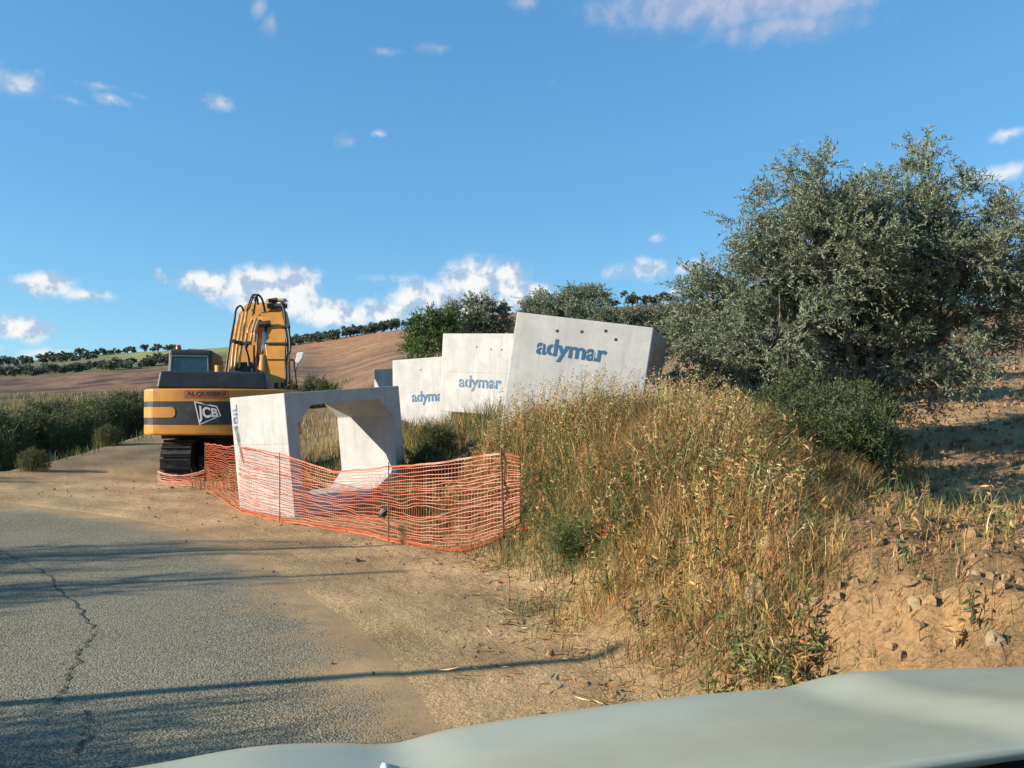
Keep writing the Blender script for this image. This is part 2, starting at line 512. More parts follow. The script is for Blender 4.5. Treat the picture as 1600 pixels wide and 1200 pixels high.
CONC_G = concrete_material('grey_concrete', (0.42, 0.42, 0.41), 0.45)

def spray_material(name, colr, fade, gaps=()):
    """sprayed stencil paint: worn away in specks, with the stencil's bridges left open"""
    m, n = new_mat(name)
    tc = n.n('ShaderNodeTexCoord').outputs['Object']
    a = n.ramp(n.noise(tc, 9, 8, 0.7), 0.5 - 0.35 * (1 - fade), 0.62, 0.15 + 0.5 * (1 - fade), 1.0)
    if gaps:
        x = n.n('ShaderNodeSeparateXYZ', {0: tc}).outputs[0]
        for g0, g1_ in gaps:
            inside = n.math('MULTIPLY', n.math('GREATER_THAN', x, g0), n.math('LESS_THAN', x, g1_))
            a = n.math('MULTIPLY', a, n.math('SUBTRACT', 1.0, n.math('MULTIPLY', inside, 0.9)))
    p = n.n('ShaderNodeBsdfPrincipled', {'Base Color': colr + (1,), 'Roughness': 0.7})
    t = n.n('ShaderNodeBsdfTransparent')
    mx = n.n('ShaderNodeMixShader', {0: a, 1: t.outputs[0], 2: p.outputs[0]})
    return finish(m, n, mx.outputs[0])

YEL_M = simple('machine_yellow', (0.55, 0.235, 0.032), 0.45, var=0.12, scale=3, dirt=((0.23, 0.15, 0.08), 0.55), bump=0.05)
BLK_M = simple('machine_black', (0.022, 0.024, 0.027), 0.5, var=0.3, scale=4, dirt=((0.10, 0.085, 0.07), 0.5))
TRK_M = simple('track_steel', (0.045, 0.040, 0.036), 0.75, var=0.4, scale=9, dirt=((0.17, 0.12, 0.08), 0.6), bump=0.3)
HOSE_M = simple('rubber_hose', (0.018, 0.018, 0.018), 0.5)
PIPE_M = simple('steel_pipe', (0.50, 0.33, 0.14), 0.4, var=0.2, dirt=((0.25, 0.2, 0.15), 0.5))
CHROME_M = simple('cylinder_rod', (0.55, 0.58, 0.65), 0.22, metal=1.0, var=0.05)
WHITE_M = simple('white_paint', (0.78, 0.78, 0.75), 0.5, var=0.05)
DECAL_W = simple('white_decal', (0.74, 0.74, 0.72), 0.5, var=0.06)
DECAL_R = simple('red_decal', (0.45, 0.07, 0.035), 0.5, var=0.15)
DECAL_K = simple('black_decal', (0.02, 0.02, 0.02), 0.5)
BEACON_M = simple('beacon_plastic', (0.55, 0.07, 0.02), 0.25)
GLASS_M = simple('cab_glass', (0.045, 0.075, 0.085), 0.06, var=0.1, spec=0.8)
CAB_M = simple('cab_paint', (0.03, 0.036, 0.036), 0.5, var=0.2, dirt=((0.12, 0.1, 0.08), 0.4))
STONE_M = simple('limestone', (0.33, 0.24, 0.14), 0.9, var=0.25, scale=9, bump=0.6, bscale=18)
CLOD_M = simple('soil_clod', (0.245, 0.148, 0.072), 0.95, var=0.25, scale=5, bump=0.5)
STAKE_M = simple('rusty_rod', (0.10, 0.055, 0.035), 0.8, var=0.3, scale=20)
WOOD_M = simple('weathered_wood', (0.22, 0.17, 0.12), 0.85, var=0.3, scale=12, bump=0.4)
PETAL_M = simple('poppy_petal', (0.62, 0.035, 0.02), 0.55, var=0.15, scale=30)
WPETAL_M = simple('white_petal', (0.80, 0.80, 0.74), 0.6, var=0.05)
STEM_M = simple('green_stem', (0.12, 0.16, 0.05), 0.7)

def net_material():
    m, n = new_mat('orange_net')
    tc = n.n('ShaderNodeTexCoord').outputs['Object']
    c = n.mix(n.ramp(n.noise(tc, 4, 5, 0.6), 0.3, 0.7), (0.50, 0.10, 0.036), (0.60, 0.16, 0.072))
    p = n.n('ShaderNodeBsdfPrincipled', {'Base Color': c, 'Roughness': 0.45, 'Specular IOR Level': 0.5})
    t = n.n('ShaderNodeBsdfTranslucent', {0: c})
    mx = n.n('ShaderNodeMixShader', {0: 0.3, 1: p.outputs[0], 2: t.outputs[0]})
    return finish(m, n, mx.outputs[0])
NET_M = net_material()

def car_material():
    m, n = new_mat('car_paint')
    tc = n.n('ShaderNodeTexCoord').outputs['Object']
    c = n.mix(n.ramp(n.noise(tc, 5, 6, 0.6), 0.35, 0.7), (0.365, 0.36, 0.26), (0.40, 0.395, 0.29))
    sp = n.ramp(n.noise(tc, 210, 2, 0.5), 0.74, 0.78)
    c = n.mix(n.math('MULTIPLY', sp, 0.35), c, (0.32, 0.26, 0.2))
    r = n.ramp(n.noise(tc, 14, 6, 0.6), 0.3, 0.7, 0.42, 0.52)
    p = n.n('ShaderNodeBsdfPrincipled', {'Base Color': c, 'Roughness': r, 'Coat Weight': 0.25, 'Coat Roughness': 0.2})
    return finish(m, n, p.outputs[0])
CAR_M = car_material()
PLASTIC_M = simple('black_plastic', (0.018, 0.019, 0.02), 0.55)
TYRE_M = simple('tyre_rubber', (0.02, 0.02, 0.02), 0.85)
LENS_M = simple('headlamp_lens', (0.5, 0.52, 0.54), 0.08, spec=0.8)
# ------------------------------------------------------------------ terrain
def build_terrain():
    th = np.concatenate([np.radians(np.arange(-180, -37, 3.0)), np.radians(np.arange(-37, 37, 0.2)), np.radians(np.arange(37, 180.1, 3.0))])
    r = np.concatenate([[0.3], np.exp(np.arange(math.log(0.8), math.log(1600), 0.017))])
    T, R = np.meshgrid(th, r, indexing='ij')
    X = R * np.sin(T); Y = R * np.cos(T)
    Z = gz(X, Y)
    s = sdist(X, Y, TOE); sa = sdist(X, Y, EDGE)
    a = np.tan(np.clip(T, -0.62, 0.62))
    C = np.empty(X.shape + (3,))
    C[:] = (0.465, 0.308, 0.153)
    def put(w, c):
        w = np.clip(w, 0, 1)[..., None]
        C[:] = C * (1 - w) + np.array(c) * w
    put(sstep(0.5, 2.5, sa) * 0.35 * fbm(X * .6, Y * .6, 4), (0.30, 0.16, 0.08))
    put(sstep(-0.1, 0.5, s), (0.255, 0.152, 0.07))
    put(sstep(2.0, 4.0, s) * sstep(7, 10, R), (0.37, 0.225, 0.115))
    nz = fbm(X / 14, Y / 14, 31)
    leftw = 1 - sstep(-.36, -.26, a + (nz - .5) * .06)
    put(sstep(18, 24, R) * (1 - sstep(-.22, -.1, a)), (0.24, 0.17, 0.09))
    put(sstep(34, 48, R + (nz - .5) * 20), (0.27, 0.155, 0.085))
    put(sstep(34, 48, R + (nz - .5) * 20) * leftw, (0.215, 0.125, 0.072))
    put(leftw * sstep(28, 36, R) * (1 - sstep(44, 60, R)) * 0.8, (0.25, 0.19, 0.085))
    put(leftw * sstep(125, 140, R + (nz - .5) * 30), (0.13, 0.135, 0.062))
    put(leftw * sstep(190, 215, R) * (1 - sstep(-.5, -.45, a + (nz - .5) * .05) * 0), (0.17, 0.16, 0.08))
    put(leftw * sstep(200, 225, R) * sstep(-.53, -.47, a), (0.27, 0.27, 0.10))
    mid = (1 - leftw) * (1 - sstep(-.05, .05, a))
    put(mid * sstep(55, 75, R) * (1 - sstep(95, 130, R + (nz - .5) * 30)) * sstep(.42, .6, fbm(X / 6, Y / 2.5, 9)) * .75, (0.13, 0.085, 0.06))
    put(mid * sstep(120, 150, R), (0.31, 0.165, 0.085))
    clod = sstep(.5, .66, fbm(X / 3.0, Y / 5.0, 12, 5))
    put(leftw * sstep(36, 46, R) * (1 - sstep(115, 140, R)) * clod * .85, (0.075, 0.05, 0.042))
    nt, nr = X.shape
    V = np.stack([X, Y, Z], -1).reshape(-1, 3)
    i = np.arange(nt - 1)[:, None] * nr + np.arange(nr - 1)[None]
    F = np.stack([i, i + 1, i + nr + 1, i + nr], -1).reshape(-1, 4)
    F = F[:, ::-1]
    o = arr_mesh('ground', V, F, SOIL_M, None, C.reshape(-1, 3), smooth=True)
    for nm, val in (('Edge', -sa), ('Shoulder', sstep(0, .3, sa) * (1 - sstep(-.3, .3, s)) * (1 - sstep(18, 30, R)))):
        at_ = o.data.attributes.new(nm, 'FLOAT', 'POINT'); at_.data.foreach_set('value', val.reshape(-1).astype(np.float32))
    tag(o, 'sandy roadside earth rising into brown ploughed hills', kind='structure')
    return o
build_terrain()

def build_road():
    d = np.gradient(EDGE, axis=0); d /= np.linalg.norm(d, axis=1)[:, None]
    nrm = np.stack([-d[:, 1], d[:, 0]], 1)                # towards the left
    offs = np.concatenate([[-0.0], np.arange(0.1, 5.3, 0.1)])
    V = []; E = []
    for o_ in offs:
        P = EDGE + nrm * o_
        for p in P:
            V.append((p[0], p[1], 0)); E.append(o_)
    V = np.array(V)
    V[:, 2] = gz(V[:, 0], V[:, 1], False) + 0.016 * sstep(0.0, 0.3, np.array(E)) - 0.004
    n = len(EDGE); m = len(offs)
    i = np.arange(m - 1)[:, None] * n + np.arange(n - 1)[None]
    F = np.stack([i, i + 1, i + n + 1, i + n], -1).reshape(-1, 4)
    o = arr_mesh('road', V, F, ROAD_M, smooth=True)
    me = o.data
    at_ = me.attributes.new('Edge', 'FLOAT', 'POINT')
    at_.data.foreach_set('value', np.array(E, np.float32))
    tag(o, 'worn grey chip-sealed country road curving to the left', kind='structure')
    # the long crack and its side branch, real slots of dark filler lying on the seal
    pts_px = [(0, 862), (36, 880), (70, 898), (92, 925), (118, 948), (132, 968), (148, 990), (140, 1006), (122, 1022), (118, 1042), (104, 1064), (96, 1088), (84, 1106)]
    def crack(pp, w, seed):
        rnd = random.Random(seed)
        P = []
        for px, py in pp:
            dd = CAM_Z * FPX / (py - HOR); P.append(((px - 800) / FPX * dd, dd))
        P = catmull(P, 7)
        mb = MB(); L = []; Rr = []
        for k, p in enumerate(P):
            j = Vector((rnd.uniform(-1, 1), rnd.uniform(-1, 1))) * 0.022
            ww = w * rnd.uniform(0.12, 1.4)
            dv = P[min(k + 1, len(P) - 1)] - P[max(k - 1, 0)]
            nv = Vector((-dv[1], dv[0])).normalized()
            L.append((p[0] + j.x + nv.x * ww, p[1] + j.y + nv.y * ww, 0.017))
            Rr.append((p[0] + j.x - nv.x * ww, p[1] + j.y - nv.y * ww, 0.017))
        m_ = len(P)
        mb.add(L + Rr, [(k, k + 1, m_ + k + 1, m_ + k) for k in range(m_ - 1)])
        return mb
    ck = simple('crack_filler', (0.04, 0.037, 0.03), 0.95, var=0.4, scale=30)
    crack(pts_px, 0.0075, 1).build('crack', ck, o)
    crack([(136, 1115), (134, 1140), (130, 1165), (112, 1185)], 0.008, 2).build('crack', ck, o)
    return o
build_road()

# ------------------------------------------------------------------ lettering
def text_mesh(body, bold=0.0):
    cu = bpy.data.curves.new('lettering', 'FONT')
    cu.body = body
    cu.offset = bold
    cu.resolution_u = 4
    ob = bpy.data.objects.new('lettering', cu)
    COL.objects.link(ob)
    dg = bpy.context.evaluated_depsgraph_get(); dg.update()
    me = bpy.data.meshes.new_from_object(ob.evaluated_get(dg))
    bpy.data.objects.remove(ob); bpy.data.curves.remove(cu)
    co = np.empty(len(me.vertices) * 3, np.float32); me.vertices.foreach_get('co', co); co = co.reshape(-1, 3)
    mn = co.min(0); mx = co.max(0)
    co = co - (mn + mx) / 2
    me.materials.clear()
    return me, co, (mx - mn)

def put_text(name, body, width, height, mat, parent, M, bold=0.0, fn=None, slant=0.0):
    """flat lettering of given size, its plane carried by matrix M (x right, y up)"""
    me, co, sz = text_mesh(body, bold)
    P = np.stack([co[:, 0] / sz[0] * width + slant * co[:, 1] / sz[1] * height, co[:, 1] / sz[1] * height, co[:, 2] * 0], 1)
    if fn is not None:
        P = np.array([fn(p) for p in P])
    me.vertices.foreach_set('co', P.astype(np.float32).ravel()); me.update()
    me.materials.append(mat)
    o = link(bpy.data.objects.new(name, me), parent)
    if M is not None: o.matrix_local = M
    return o

# ------------------------------------------------------------------ precast culvert boxes
def culvert(label, origin, X, Y, Z, L, W, H, t=0.2, h=0.27, mat=None, texts=(), holes=(), seam=None):
    root = empty('culvert_box', origin)
    M = Matrix((X, Y, Z)).transposed().to_4x4()
    M.translation = Vector(origin)
    root.matrix_world = M
    tag(root, label, 'culvert', 'precast concrete culvert boxes beside the road')
    O = [(0, 0), (W, 0), (W, H), (0, H)]
    I = [(t, t + h), (t, H - t - h), (t + h, H - t), (W - t - h, H - t), (W - t, H - t - h), (W - t, t + h), (W - t - h, t), (t + h, t)]
    mb = MB(); vs = []
    rb = 0.05                                       # rebate at both joints
    for y, in ((0,), (L,)):
        vs += [(p[0], y, p[1]) for p in O]
        vs += [(p[0], y, p[1]) for p in I]
    fs = []
    for b in (0, 12):
        o0, i0 = b, b + 4
        q = [(o0 + 0, i0 + 0, i0 + 1, o0 + 3), (o0 + 3, i0 + 2, i0 + 3, o0 + 2), (o0 + 2, i0 + 4, i0 + 5, o0 + 1), (o0 + 1, i0 + 6, i0 + 7, o0 + 0),
             (o0 + 3, i0 + 1, i0 + 2), (o0 + 2, i0 + 3, i0 + 4), (o0 + 1, i0 + 5, i0 + 6), (o0 + 0, i0 + 7, i0 + 0)]
        fs += q
    for k in range(4): fs.append((k, (k + 1) % 4, 12 + (k + 1) % 4, 12 + k))
    for k in range(8): fs.append((4 + k, 4 + (k + 1) % 8, 16 + (k + 1) % 8, 16 + k))
    mb.add(vs, fs)
    mb.build('shell', mat, root, bevel=0.014)
    for hx, hz in holes:                            # lifting sockets in the side wall
        m2 = MB(); m2.tube([(-0.004, hx, hz), (0.02, hx, hz)], 0.022, 12)
        m2.build('lifting_socket', DECAL_K, root)
    if seam is not None:                            # formwork joint
        MB().box((-0.002, L / 2, seam), (0.006, L - 0.06, 0.006)).build('formwork_seam', CONC_G, root)
    for (nm, body, ty, tz, w, hh, m_, rot) in texts:
        Mt = Matrix(((0, 0, -1), (-1, 0, 0), (0, 1, 0))).to_4x4()   # text x -> -Y, text y -> +Z, normal -> -X
        Mt = Matrix.Translation((-0.006, ty, tz)) @ Mt @ Matrix.Rotation(rot, 4, 'Z')
        put_text(nm, body, w, hh, m_, root, Mt, 0.03)
    return root

def face_box(label, TL, TR, H, W, mat, **kw):
    TL = Vector(TL); TR = Vector(TR)
    a = TR - TL; L = a.length
    y = -a / L
    x = Vector((-a.y, a.x, 0)).normalized()
    z = x.cross(y).normalized()
    return culvert(label, TR - z * H, x, y, z, L, W, H, mat=mat, **kw), L

def stencil_gaps(w):
    return tuple((w * (g - 0.5) - 0.010 * w, w * (g - 0.5) + 0.010 * w) for g in (0.08, 0.232, 0.82))
SP1 = spray_material('blue_spray_dark', (0.006, 0.085, 0.19), 0.2, stencil_gaps(1.0))
SP2 = spray_material('blue_spray_faded', (0.03, 0.12, 0.24), 0.65, stencil_gaps(1.2))
SP3 = spray_material('blue_spray_mid', (0.015, 0.11, 0.25), 0.4, stencil_gaps(1.2))
SP4 = spray_material('blue_spray_small', (0.05, 0.10, 0.22), 0.8)

LA = 1.936
face_box('large grey culvert box tilted to the right with dark blue stencil lettering', (0.07, 11.28, 2.96), (1.90, 10.72, 2.67), 1.85, 1.7, CONC_G,
         texts=[('stencil_lettering', 'adymar', LA * (1 - .444), 1.85 - .47, 1.0, 0.31, SP1, 0.0)],
         holes=[(LA * .33, 1.85 - .12), (LA * .5, 1.85 - .17), (LA * .68, 1.85 - .2), (LA * .25, 1.85 - .22)])
face_box('white culvert box behind the big grey one with faded blue stencil lettering', (-1.604, 18.57, 3.465), (0.04, 17.43, 3.338), 1.80, 1.75, CONC_M,
         texts=[('stencil_lettering', 'adymar', 2.0 * .43, 1.80 - 1.13, 1.2, 0.36, SP2, 0.0)], holes=[(2 * .3, 1.45), (2 * .5, 1.5), (2 * .15, 1.44)], seam=0.93)
face_box('white culvert box half hidden by its white neighbour, lettering cut off', (-3.17, 21.2, 3.045), (-1.53, 20.06, 3.07), 1.75, 1.75, CONC_M,
         texts=[('stencil_lettering', 'adymar', 2.0 * .36, 1.75 - 1.03, 1.2, 0.36, SP3, 0.0)], holes=[(2 * .5, 1.45)])
face_box('farthest white culvert box, only its upper corner showing', (-4.13, 24.0, 2.99), (-2.63, 22.96, 2.97), 1.75, 1.75, CONC_M)
# the open one beside the road
_t = math.radians(51)
bx = Vector((math.cos(_t), math.sin(_t), 0.083)).normalized()
by = Vector((-math.sin(_t), math.cos(_t), -0.03)); by = (by - bx * by.dot(bx)).normalized()
bz = bx.cross(by)
BOX1_O = Vector((-3.15, 11.62, -0.02))
box1 = culvert('open concrete culvert box standing behind the orange net, lit side wall', BOX1_O, bx, by, bz, 1.42, 2.25, 1.85, mat=CONC_M,
               texts=[('stencil_mark', 'BIL', 1.42 - .12, 1.85 - .26, 0.30, 0.13, SP4, math.radians(90))], seam=1.12)
def stain_material():
    m, n = new_mat('oil_smear')
    tc = n.n('ShaderNodeTexCoord').outputs['Object']
    a = n.ramp(n.noise(tc, 7, 7, 0.7), 0.35, 0.65, 0.1, 0.9)
    p = n.n('ShaderNodeBsdfPrincipled', {'Base Color': (0.09, 0.09, 0.095, 1), 'Roughness': 0.8})
    t = n.n('ShaderNodeBsdfTransparent')
    mx = n.n('ShaderNodeMixShader', {0: a, 1: t.outputs[0], 2: p.outputs[0]})
    return finish(m, n, mx.outputs[0])
st = MB()
st.add([(-0.005, y - .10, z) for y, z in ((1.47, 1.40), (1.36, 1.42), (1.33, 1.25), (1.30, 1.0), (1.27, .78), (1.34, .92), (1.42, 1.2))], [(0, 1, 2, 3, 4, 5, 6)])
st.build('smear', stain_material(), box1)

# ------------------------------------------------------------------ excavator
def excavator():
    root = empty('excavator', (-6.41, 17.5, 0.0))
    RO = root.location.copy()
    tag(root, 'yellow and black tracked excavator seen from behind, boom folded up', 'excavator')
    YW = math.radians(12); cy, sy = math.cos(YW), math.sin(YW)
    def E(x, y, z): return Vector((x * cy - y * sy, x * sy + y * cy, z))
    def W(px, py, d): return at(px, py, d + (1.7 if d > 19.3 else 0)) - RO
    MY = Matrix.Rotation(YW, 3, 'Z')
    def arc(x):
        a = abs(x)
        y = 0.12 * x * x
        if a > 1.40: y += 0.34 * ((a - 1.40) / 0.28) ** 2.2
        return y
    def band(z0, z1, inset, mat, name, parent, x0=-1.68, x1=1.68, depth=1.5, bev=0.0):
        xs = np.linspace(x0, x1, 49)
        poly = [(x, arc(x) - inset) for x in xs] + [(x1 * (1 if x1 < 1.6 else 1), depth), (x0, depth)]
        mb = MB(); mb.prism([E(x, y, z0) for x, y in poly], (0, 0, z1 - z0))
        return mb.build(name, mat, parent, bevel=bev, seg=3)
    cw = band(1.12, 2.14, 0.0, YEL_M, 'counterweight', root, bev=0.045)
    band(1.35, 1.86, 0.006, BLK_M, 'black_band', cw, -1.676, 1.676, 1.2)
    # inset yellow stripe with a rounded end
    xs = np.linspace(-1.674, -0.92, 26)
    vs = []; fs = []
    for x in xs:
        e = max(0, (x + 1.02) / 0.1); k = math.sqrt(max(0, 1 - min(1, e) ** 2))
        zc, hz = 1.62, 0.115 * (0.45 + 0.55 * k)
        vs += [E(x, arc(x) - 0.016, zc - hz), E(x, arc(x) - 0.016, zc + hz), E(x, arc(x) + 0.05, zc + hz), E(x, arc(x) + 0.05, zc - hz)]
    for k in range(len(xs) - 1):
        b = k * 4
        fs += [(b, b + 1, b + 5, b + 4), (b + 1, b + 2, b + 6, b + 5), (b + 3, b, b + 4, b + 7)]
    fs += [(0, 1, 2, 3), tuple(len(xs) * 4 - 4 + q for q in range(4))]
    MB().add(vs, fs).build('yellow_stripe', YEL_M, cw)
    # emblem: slanted white frame and letters, laid on the curved plate
    def onarc(cx, cz, rot, off=0.012):
        c, s_ = math.cos(rot), math.sin(rot)
        def fn(p):
            x = cx + p[0] * c - p[1] * s_; z = cz + p[0] * s_ + p[1] * c
            return E(x, arc(x) - off, z)
        return fn
    ecx, ecz = -0.235, 1.605
    f0 = onarc(ecx, ecz, 0)
    outer = [(-.285, .26), (.20, .15), (.285, -.06), (-.17, -.265)]
    inner = [(p[0] * .90, p[1] * .87) for p in outer]
    def plate(poly, off, name, mat, par):
        mb = MB(); fr = onarc(ecx, ecz, 0, off)
        mb.add([fr(p) for p in poly], [tuple(range(len(poly)))]); return mb.build(name, mat, par)
    mb = MB(); fr = onarc(ecx, ecz, 0, 0.012)
    mb.add([fr(p) for p in outer] + [fr(p) for p in inner], [(k, (k + 1) % 4, 4 + (k + 1) % 4, 4 + k) for k in range(4)])
    emb = mb.build('emblem', DECAL_W, cw)
    me, co, sz = text_mesh('JCB', 0.035)
    P = []
    for c in co:
        u = c[0] / sz[0]; v = c[1] / sz[1]
        hgt = 0.375 - 0.15 * (u + .5)
        P.append(fr((u * 0.42 + 0.01 + v * -0.03, v * hgt - 0.02 + (u) * 0.0)))
    me.vertices.foreach_set('co', np.array(P, np.float32).ravel()); me.update(); me.materials.append(DECAL_W)
    link(bpy.data.objects.new('emblem_letters', me), emb)
    # hire-firm sticker
    fr = onarc(-0.26, 2.015, 0.0, 0.006)
    mb = MB(); n = 12
    vs = [fr((x, z)) for x in np.linspace(-.46, .46, n) for z in (-.085, .085)]
    mb.add(vs, [(2 * k, 2 * k + 2, 2 * k + 3, 2 * k + 1) for k in range(n - 1)])
    stk = mb.build('sticker', DECAL_R, cw)
    fy = onarc(-0.26, 2.015, 0.0, 0.009)
    mb = MB(); vs = [fy((x, z)) for x in np.linspace(-.44, .45, n) for z in (-.05, .05)]
    mb.add(vs, [(2 * k, 2 * k + 2, 2 * k + 3, 2 * k + 1) for k in range(n - 1)])
    mb.build('sticker_field', simple('sticker_ochre', (0.42, 0.15, 0.05), 0.5), stk)
    put_text('sticker_letters', 'ALQUISERV', 0.84, 0.105, DECAL_K, stk, None, 0.03, fn=onarc(-0.26, 2.015, 0.0, 0.012), slant=0.02)
    # engine cover
    def tz(x0, x1, X0, X1, y0, y1, z0, z1, mat, name, par=root, bev=0.05, yi=0.06):
        vs = [E(x0, y0, z0), E(x1, y0, z0), E(x1, y1, z0), E(x0, y1, z0), E(X0, y0 + yi, z1), E(X1, y0 + yi, z1), E(X1, y1, z1), E(X0, y1, z1)]
        return MB().add(vs, [(0, 3, 2, 1), (4, 5, 6, 7), (0, 1, 5, 4), (1, 2, 6, 5), (2, 3, 7, 6), (3, 0, 4, 7)]).build(name, mat, par, bevel=bev, seg=3)
    tz(-1.33, 1.0, -1.27, 0.94, .22, 1.9, 2.142, 2.53, BLK_M, 'engine_cover')
    tz(-1.5, 1.55, -1.5, 1.55, 1.5, 3.9, 1.15, 2.06, YEL_M, 'upper_body', bev=0.03, yi=0)
    tz(-1.45, 1.5, -1.45, 1.5, 1.3, 3.6, 1.02, 1.148, BLK_M, 'deck_plate', bev=0.01, yi=0)
    MB().tube([E(0, 2.2, .55), E(0, 2.2, 1.02)], 0.7, 24).build('slew_ring', TRK_M, root)
    tz(-.6, .6, -.6, .6, 1.0, 3.4, .35, .62, TRK_M, 'chassis', bev=0.02, yi=0)
    # cab
    cab = tz(-1.5, -.42, -1.46, -.46, 2.1, 3.9, 2.064, 3.17, CAB_M, 'cab', bev=0.08, yi=0.05)
    win = tz(-1.40, -.55, -1.37, -.58, 2.085, 2.16, 2.25, 2.98, GLASS_M, 'rear_window', cab, bev=0.02, yi=0.05)
    fr_ = MB()
    for (a, b) in (((-1.42, 2.23), (-1.39, 3.0)), ((-.53, 2.23), (-.56, 3.0)), ((-1.39, 3.0), (-.56, 3.0)), ((-1.42, 2.23), (-.53, 2.23))):
        fr_.tube([E(a[0], 2.085 + (a[1] - 2.25) * .068, a[1]), E(b[0], 2.085 + (b[1] - 2.25) * .068, b[1])], 0.018, 6)
    fr_.build('window_seal', simple('seal_grey', (0.16, 0.17, 0.17), 0.6), win)
    MB().tube([E(-1.28, 2.4, 3.17), E(-1.28, 2.4, 3.20), E(-1.28, 2.4, 3.27), E(-1.28, 2.4, 3.30)], [.07, .065, .06, .03], 14).build('beacon', BEACON_M, cab, smooth=True)
    MB().box(E(-.85, 2.45, 3.20), (0.42, .14, .05), MY).build('roof_lamp_bar', WHITE_M, cab, bevel=0.015)
    # exhaust stack
    MB().tube([E(-.28, 2.0, 2.45), E(-.28, 2.0, 2.78)], .105, 16).build('exhaust', YEL_M, root, smooth=False)
    # boom, stick and plumbing
    def loft(secs, thick, mat, name, par=root, bev=0.02):
        vs = []; fs = []
        for (px, py, d, w) in secs:
            hw = w / 2
            vs += [W(px - hw, py, d), W(px + hw, py, d), W(px + hw, py, d) + Vector((0, thick, thick * .2)), W(px - hw, py, d) + Vector((0, thick, thick * .2))]
        for k in range(len(secs) - 1):
            b = 4 * k
            fs += [(b + q, b + (q + 1) % 4, b + 4 + (q + 1) % 4, b + 4 + q) for q in range(4)]
        m_ = 4 * (len(secs) - 1)
        fs += [(0, 3, 2, 1), (m_, m_ + 1, m_ + 2, m_ + 3)]
        return MB().add(vs, fs).build(name, mat, par, bevel=bev)
    boom = loft([(381, 598, 19.9, 60), (382, 560, 20.2, 56), (388, 520, 20.7, 50), (395, 490, 21.2, 44), (402, 474, 21.6, 34)], .55, YEL_M, 'boom')
    loft([(376, 585, 19.84, 40), (377, 566, 20.0, 34)], .05, BLK_M, 'boom_foot_plate', boom, 0.006)
    stick = loft([(431, 606, 19.5, 30), (431, 560, 19.8, 30), (430, 536, 20.0, 33), (428, 510, 20.3, 36), (424, 488, 20.7, 34)], .5, YEL_M, 'dipper_arm')
    loft([(431, 538, 19.93, 34), (431, 535, 19.99, 35)], .06, BLK_M, 'clamp_band', stick, 0.004)
    loft([(431, 562.5, 19.76, 31), (431, 561, 19.77, 31)], .04, BLK_M, 'clamp_band', stick, 0.002)
    loft([(418, 500, 20.55, 52), (417, 488, 20.8, 46), (412, 482, 20.9, 40)], .5, YEL_M, 'knuckle_plate', boom)
    lk = loft([(428, 486, 20.8, 6), (427, 470, 21.0, 6)], .2, YEL_M, 'link_plate', boom)
    loft([(441, 488, 20.8, 5), (440, 470, 21.0, 5)], .2, YEL_M, 'link_plate', boom)
    loft([(430, 472, 20.95, 32), (429, 467, 21.0, 26)], .3, PIPE_M, 'link_cap', boom)
    MB().tube([W(418, 478, 20.8), W(448, 478, 20.8)], .07, 12).build('pin', TRK_M, boom)
    MB().tube([W(420, 470, 20.9), W(433, 468, 20.9)], .06, 10).build('pin', TRK_M, boom)
    MB().tube([W(440, 511, 20.2), W(453, 510, 20.2)], .05, 10).build('pin', TRK_M, stick)
    cyl = MB().tube([W(410, 592, 19.6), W(411, 557, 19.9)], .105, 16).build('cylinder_barrel', YEL_M, boom)
    MB().tube([W(411, 560, 19.88), W(415, 506, 20.3)], .058, 14).build('cylinder_rod', CHROME_M, cyl, smooth=True)
    MB().tube([W(406, 507, 20.25), W(422, 505, 20.25)], .085, 14).build('cylinder_eye', BLK_M, cyl)
    for k, (x0, x1, x2, yt) in enumerate([(362, 368, 374, 492), (367, 374, 380, 490), (373, 380, 386, 486), (384, 390, 397, 492), (392, 397, 402, 490), (398, 401, 406, 492)]):
        pts = catmull([tuple(W(x0, 576 if k < 3 else 534, 19.85 if k < 3 else 20.1)), tuple(W(x1 - 2, 535 if k < 3 else 515, 20.15)), tuple(W(x2, yt, 20.9))], 6)
        MB().tube(pts, .034, 8).build('pressure_pipe', PIPE_M, boom, smooth=True)
    def hose(px, r=.034, par=boom):
        MB().tube(catmull([tuple(W(*p)) for p in px], 6), r * .85, 8).build('hose', HOSE_M, par, smooth=True)
    hose([(352, 590, 19.7), (356, 560, 19.8), (361, 530, 20.0), (366, 503, 20.4), (369, 484, 20.6), (376, 478, 20.8), (381, 486, 21)])
    hose([(386, 486, 20.6), (391, 470, 20.7), (396, 461, 20.8), (401, 463, 20.8), (403, 476, 20.8)], .038)
    hose([(398, 470, 20.6), (402, 461, 20.7), (408, 465, 20.8), (412, 476, 20.8), (414, 488, 20.7)], .038)
    hose([(389, 482, 20.6), (395, 466, 20.65), (399, 468, 20.7), (397, 486, 20.7)], .03)
    hose([(388, 536, 19.95), (384, 545, 19.8), (388, 560, 19.7), (391, 592, 19.6)], .05)
    hose([(397, 540, 19.95), (397, 560, 19.8), (398, 592, 19.6)], .03)
    hose([(403, 520, 20.05), (402, 545, 19.9), (404, 575, 19.7), (403, 592, 19.6)], .03)
    hose([(440, 474, 20.75), (445, 490, 20.5), (446, 515, 20.2), (449, 540, 20), (447, 580, 19.7), (447, 603, 19.5)], .035, stick)
    hose([(450, 511, 20.1), (453, 530, 20), (453, 549, 19.9), (449, 552, 19.9)], .035, stick)
    for p in ((388, 536, 19.93), (364, 533, 19.95), (372, 535, 19.98), (379, 537, 20.0)):
        MB().box(W(*p), (.16, .1, .09)).build('pipe_clamp', BLK_M, boom, bevel=0.01)
